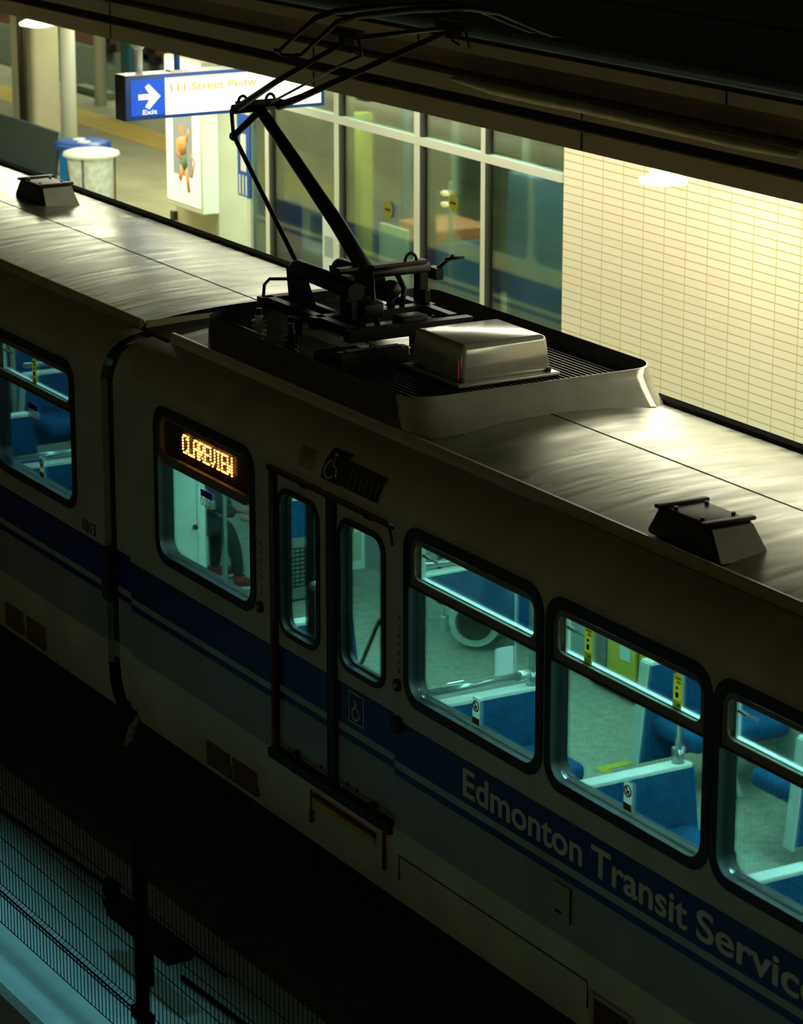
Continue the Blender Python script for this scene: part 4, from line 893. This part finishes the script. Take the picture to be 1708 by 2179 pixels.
head.tube([(-1.34, .38, 5.335), (-1.2, .345, 5.33), (-1.06, .38, 5.335)], .011, 8).tube([(-1.34, 2.33, 5.34), (-1.2, 2.36, 5.34), (-1.06, 2.33, 5.34)], .011, 8)
head.build('collector_head', 'blackmetal', PG)
for y_ in (.80, 1.59):
    MB().box((-1.38, y_ - .03, 5.42), (-1.02, y_ + .03, 5.47)).box((-1.24, y_ - .035, 5.36), (-1.16, y_ + .035, 5.45)).tube([(-1.3, y_, 5.42), (-1.3, y_ + .05, 5.33), (-1.25, y_ + .08, 5.30)], .009, 6).tube([(-1.05, y_, 5.42), (-1.05, y_ + .03, 5.31)], .009, 6).build('head_bracket', 'blackmetal', PG)
MB().tube([(-1.2, .78, 5.40), (-1.2, 1.62, 5.43)], .016, 8).build('head_cross_tube', 'blackmetal', PG)
MB().tube([(-1.9, 1.2, 3.72), (-1.82, 1.18, 3.6), (-1.78, 1.22, 3.46)], .018, 8).build('flex_cable', 'blackmetal', PG)
MB().tube([(-1.85, 1.34, 3.74), (-1.75, 1.30, 3.58), (-1.6, 1.25, 3.42)], .02, 8).build('flex_cable', 'blackmetal', PG)
MB().tube([(-1.93, 1.55, 3.76), (-1.85, 1.6, 3.6), (-1.8, 1.55, 3.48)], .02, 8).build('flex_cable', 'blackmetal', PG)
MB().box((-1.80, 1.15, 3.48), (-1.6, 1.3, 3.58), .01).build('drive_unit', 'blackmetal', PG); MB().sphere((-1.86, 1.5, 3.60), .07, 8).tube([(-1.86, 1.5, 3.44), (-1.86, 1.5, 3.6)], .03, 8).build('damper', 'blackmetal', PG)
MB().box((-1.5, 1.30, 3.44), (-1.36, 1.5, 3.52), .01).build('junction_block', 'blackmetal', PG)
MB().box((-2.02, 1.88, 3.62), (-1.9, 1.94, 3.70)).tube([(-1.96, 1.88, 3.66), (-1.9, 2.02, 3.78)], .015, 6).tube([(-1.9, 1.95, 3.76), (-1.86, 2.08, 3.77)], .012, 6).build('stop_bracket', 'blackmetal', PG)
MB().tube([(-2.62, .92, 3.47), (-2.62, .93, 3.56), (-2.60, .96, 3.60), (-2.52, 1.06, 3.605)], .012, 8).build('lock_hook', 'blackmetal', PG)
# insulators and small roof gear
def insulator(x, y_, m, label):
    t = thing('insulator', label, 'insulator', (x, y_, 3.235), 0, 'ribbed insulators under the pantograph')
    pr = [(.005, .0), (.035, 0), (.03, .03)]
    for k in range(4): z = .05 + k * .033; pr += [(.025, z), (.05, z + .008), (.052, z + .016), (.027, z + .024)]
    pr += [(.03, .20), (.005, .21)]
    MB().lathe(pr, n=18).build('ribbed_body', m, t); MB().tube([(0, 0, .19), (0, 0, .25)], .02, 10).build('stud', 'blackmetal', t)
insulator(-2.26, .70, 'porcelain', 'white ribbed insulator near the left end of the roof fairing')
insulator(-1.72, .66, 'blackmetal', 'black ribbed insulator just right of the white one')
insulator(-2.5, 1.78, 'porcelain', 'white ribbed insulator at the rear left under the pantograph frame')
insulator(-1.3, 1.78, 'porcelain', 'white ribbed insulator behind the equipment box, under the frame')
for (x0, x1, y0, y1, z0, z1, lab) in ((-1.42, -1.12, .66, .98, 3.25, 3.36, 'low dark junction box in front of the pantograph base'), (-1.62, -1.06, 1.50, 1.78, 3.25, 3.45, 'grey box behind the glossy equipment box, with a pale hose'), (-1.0, -.92, .60, 1.1, 3.25, 3.44, 'dark plate standing beside the equipment box')):
    t = thing('junction_box', lab, 'box', ((x0 + x1) / 2, (y0 + y1) / 2, z0)); a_, b_, c_ = (x1 - x0) / 2, (y1 - y0) / 2, z1 - z0
    MB().box((-a_, -b_, 0), (a_, b_, c_), .008).build('casing', 'darksteel', t); MB().box((-a_ * .8, -b_ * .8, c_), (a_ * .8, b_ * .8, c_ + .008)).build('lid', 'darksteel', t)
    for dx in (-.7, .7): MB().tube([(a_ * dx, 0, c_ + .006), (a_ * dx, 0, c_ + .02)], .01, 8).build('bolt', 'blackmetal', t)
t = thing('hose', 'pale ribbed hose curving beside the glossy equipment box', 'hose', (-1.0, 1.45, 3.30))
MB().tube([(0, 0, .0), (.0, .02, .12), (.04, .05, .17), (.10, .09, .14), (.12, .12, .0)], .028, 10).build('tube', 'chrome', t)
for x, y_, lab in ((-1.92, .58, 'front left small bolt stud on the tram roof under the frame'), (-2.48, 1.10, 'small bolt stud at the rear left of the pantograph frame'), (-1.5, .62, 'small bolt stud between the insulators and the junction box')):
    t = thing('roof_stud', lab, 'stud', (x, y_, 3.235), 0, 'bolt studs on the roof'); MB().tube([(0, 0, 0), (0, 0, .07)], .01, 8).build('shank', 'darksteel', t); MB().box((-.03, -.012, .07), (.03, .012, .085)).build('head', 'darksteel', t)
tag(MB().tube([(-2.55, .62, 3.34), (-2.0, .62, 3.34), (-1.7, .66, 3.33)], .012, 8).build('roof_conduit', 'chrome'), 'thin pale conduit running behind the white insulator', 'conduit')
tag(MB().box((-2.35, 1.15, 3.29), (-1.95, 1.19, 3.34)).build('busbar', 'alu'), 'short bright metal bar lying on the roof inside the fairing', 'bar')

# roof vents
def vent(label, x, y_, rz_=0):
    t = thing('roof_vent', label, 'vent', (x, y_, roofz(y_) - .01), rz_, 'roof vents')
    P = [(-.34, -.17, 0), (.34, -.17, 0), (.34, .17, 0), (-.34, .17, 0), (-.24, -.15, .17), (.20, -.15, .17), (.20, .15, .17), (-.24, .15, .17)]
    bm = bmesh.new(); vv = [bm.verts.new(p_) for p_ in P]
    for f in [(3, 2, 1, 0), (4, 5, 6, 7), (0, 1, 5, 4), (1, 2, 6, 5), (2, 3, 7, 6), (3, 0, 4, 7)]: bm.faces.new([vv[i] for i in f])
    bmesh.ops.bevel(bm, geom=list(bm.edges), offset=.035, segments=4, affect='EDGES', profile=.5); bm.verts.index_update()
    MB().add([v_.co[:] for v_ in bm.verts], [[q.index for q in f.verts] for f in bm.faces], True).build('hood', 'darksteel', t); bm.free()
    for x0 in (-.25, .165): MB().box((x0, -.165, .16), (x0 + .05, .165, .182), .006).build('clamp_strap', 'blackmetal', t)
    for dx, dy in ((-.14, -.1), (-.14, .1), (.1, -.1), (.1, .1)): MB().tube([(dx, dy, .165), (dx, dy, .185)], .012, 8).build('bolt', 'blackmetal', t)
    MB().hexa([(.345, -.155, .0), (.352, -.155, .0), (.352, .155, .0), (.345, .155, .0), (.225, -.13, .15), (.232, -.13, .15), (.232, .13, .15), (.225, .13, .15)]).build('end_panel', 'shroud', t)
    return t
v1 = vent('dark hooded roof vent at the right, near the gutter of the nearer car', 3.06, .60)
dup(v1, (-8.22, 1.72, roofz(1.72) - .01), 0, 'dark hooded roof vent at the far left, on the farther car roof')

# ================================================================== FENCE
YF = -1.95
fp = thing('mesh_fence', 'black welded wire fence with a round post in the dark lower left', 'fence', (0, YF, 0)); 
def fence_panel(x0, x1, nm):
    m_ = MB(); n = int((x1 - x0) / .05)
    for i in range(n + 1):
        x = x0 + i * .05
        m_.tube([(x, 0, .16), (x, 0, .375), (x + .004, -.05, .40), (x, 0, .425), (x - .03 * 0, 0, 1.9)], .0028, 5)
    for z in (.16, .375, .425, .58, .745, .91, 1.075, 1.24, 1.405, 1.57, 1.735, 1.9): m_.tube([(x0, -.004, z), (x1, -.004, z)], .0032 if z not in (.375, ) else .006, 5)
    m_.tube([(x0, -.05, .40), (x1, -.05, .40)], .004, 5)
    return m_.build(nm, 'fence', fp)
fence_panel(-2.4, 1.30, 'wire_panel'); fence_panel(1.42, 7.0, 'wire_panel')
MB().tube([(1.36, 0, 0), (1.36, 0, 2.0)], .040, 16).build('post', 'fence', fp); MB().sphere((1.36, 0, 2.0), .042, 8, (1, 1, .5)).build('post_cap', 'fence', fp)
MB().box((1.26, -.03, .34), (1.46, .03, .42), .01).build('clamp', 'fence', fp)
t = thing('cable_bracket', 'dark angled bracket behind the fence post at the lower left', 'bracket', (0.25, -1.42, 0))
MB().hexa([(-.42, -.05, .30), (.42, -.05, .30), (.42, .10, .30), (-.42, .10, .30), (-.50, -.05, .38), (.52, -.05, .38), (.52, .10, .38), (-.50, .10, .38)]).build('arm', 'fence', t)
MB().box((-.56, -.02, .37), (-.44, .05, .50), .02).build('end_stop', 'fence', t); MB().box((.40, -.02, .37), (.50, .05, .46), .02).build('end_stop', 'fence', t); MB().box((-.05, -.03, 0), (.05, .03, .32)).build('stand', 'fence', t)
for k, (pts, lab) in enumerate((([(-4.6, -1.05, .02), (-3.0, -1.1, .02), (-1.2, -1.0, .02), (.4, -.95, .0)], 'dark tube drawn as a wire shadow on the walkway edge behind the fence, upper one'), ([(.3, -1.2, .02), (1.5, -1.15, .02), (3.0, -1.1, .02)], 'dark tube drawn as a wire shadow on the walkway right of the fence post'))):
    tag(MB().tube(pts, .013, 8).build('wire_shadow_tube', 'fence'), lab, 'wire shadow')  # thin black tubes stand in for overhead wire shadows on the walkway
for y_ in (.60, 2.03):
    tag(MB().box((-40, y_, -.02), (20, y_ + .07, .12)).build('rail', 'rail'), ('near' if y_ < 1 else 'far') + ' running rail under the tram', 'rail', 'running rails')
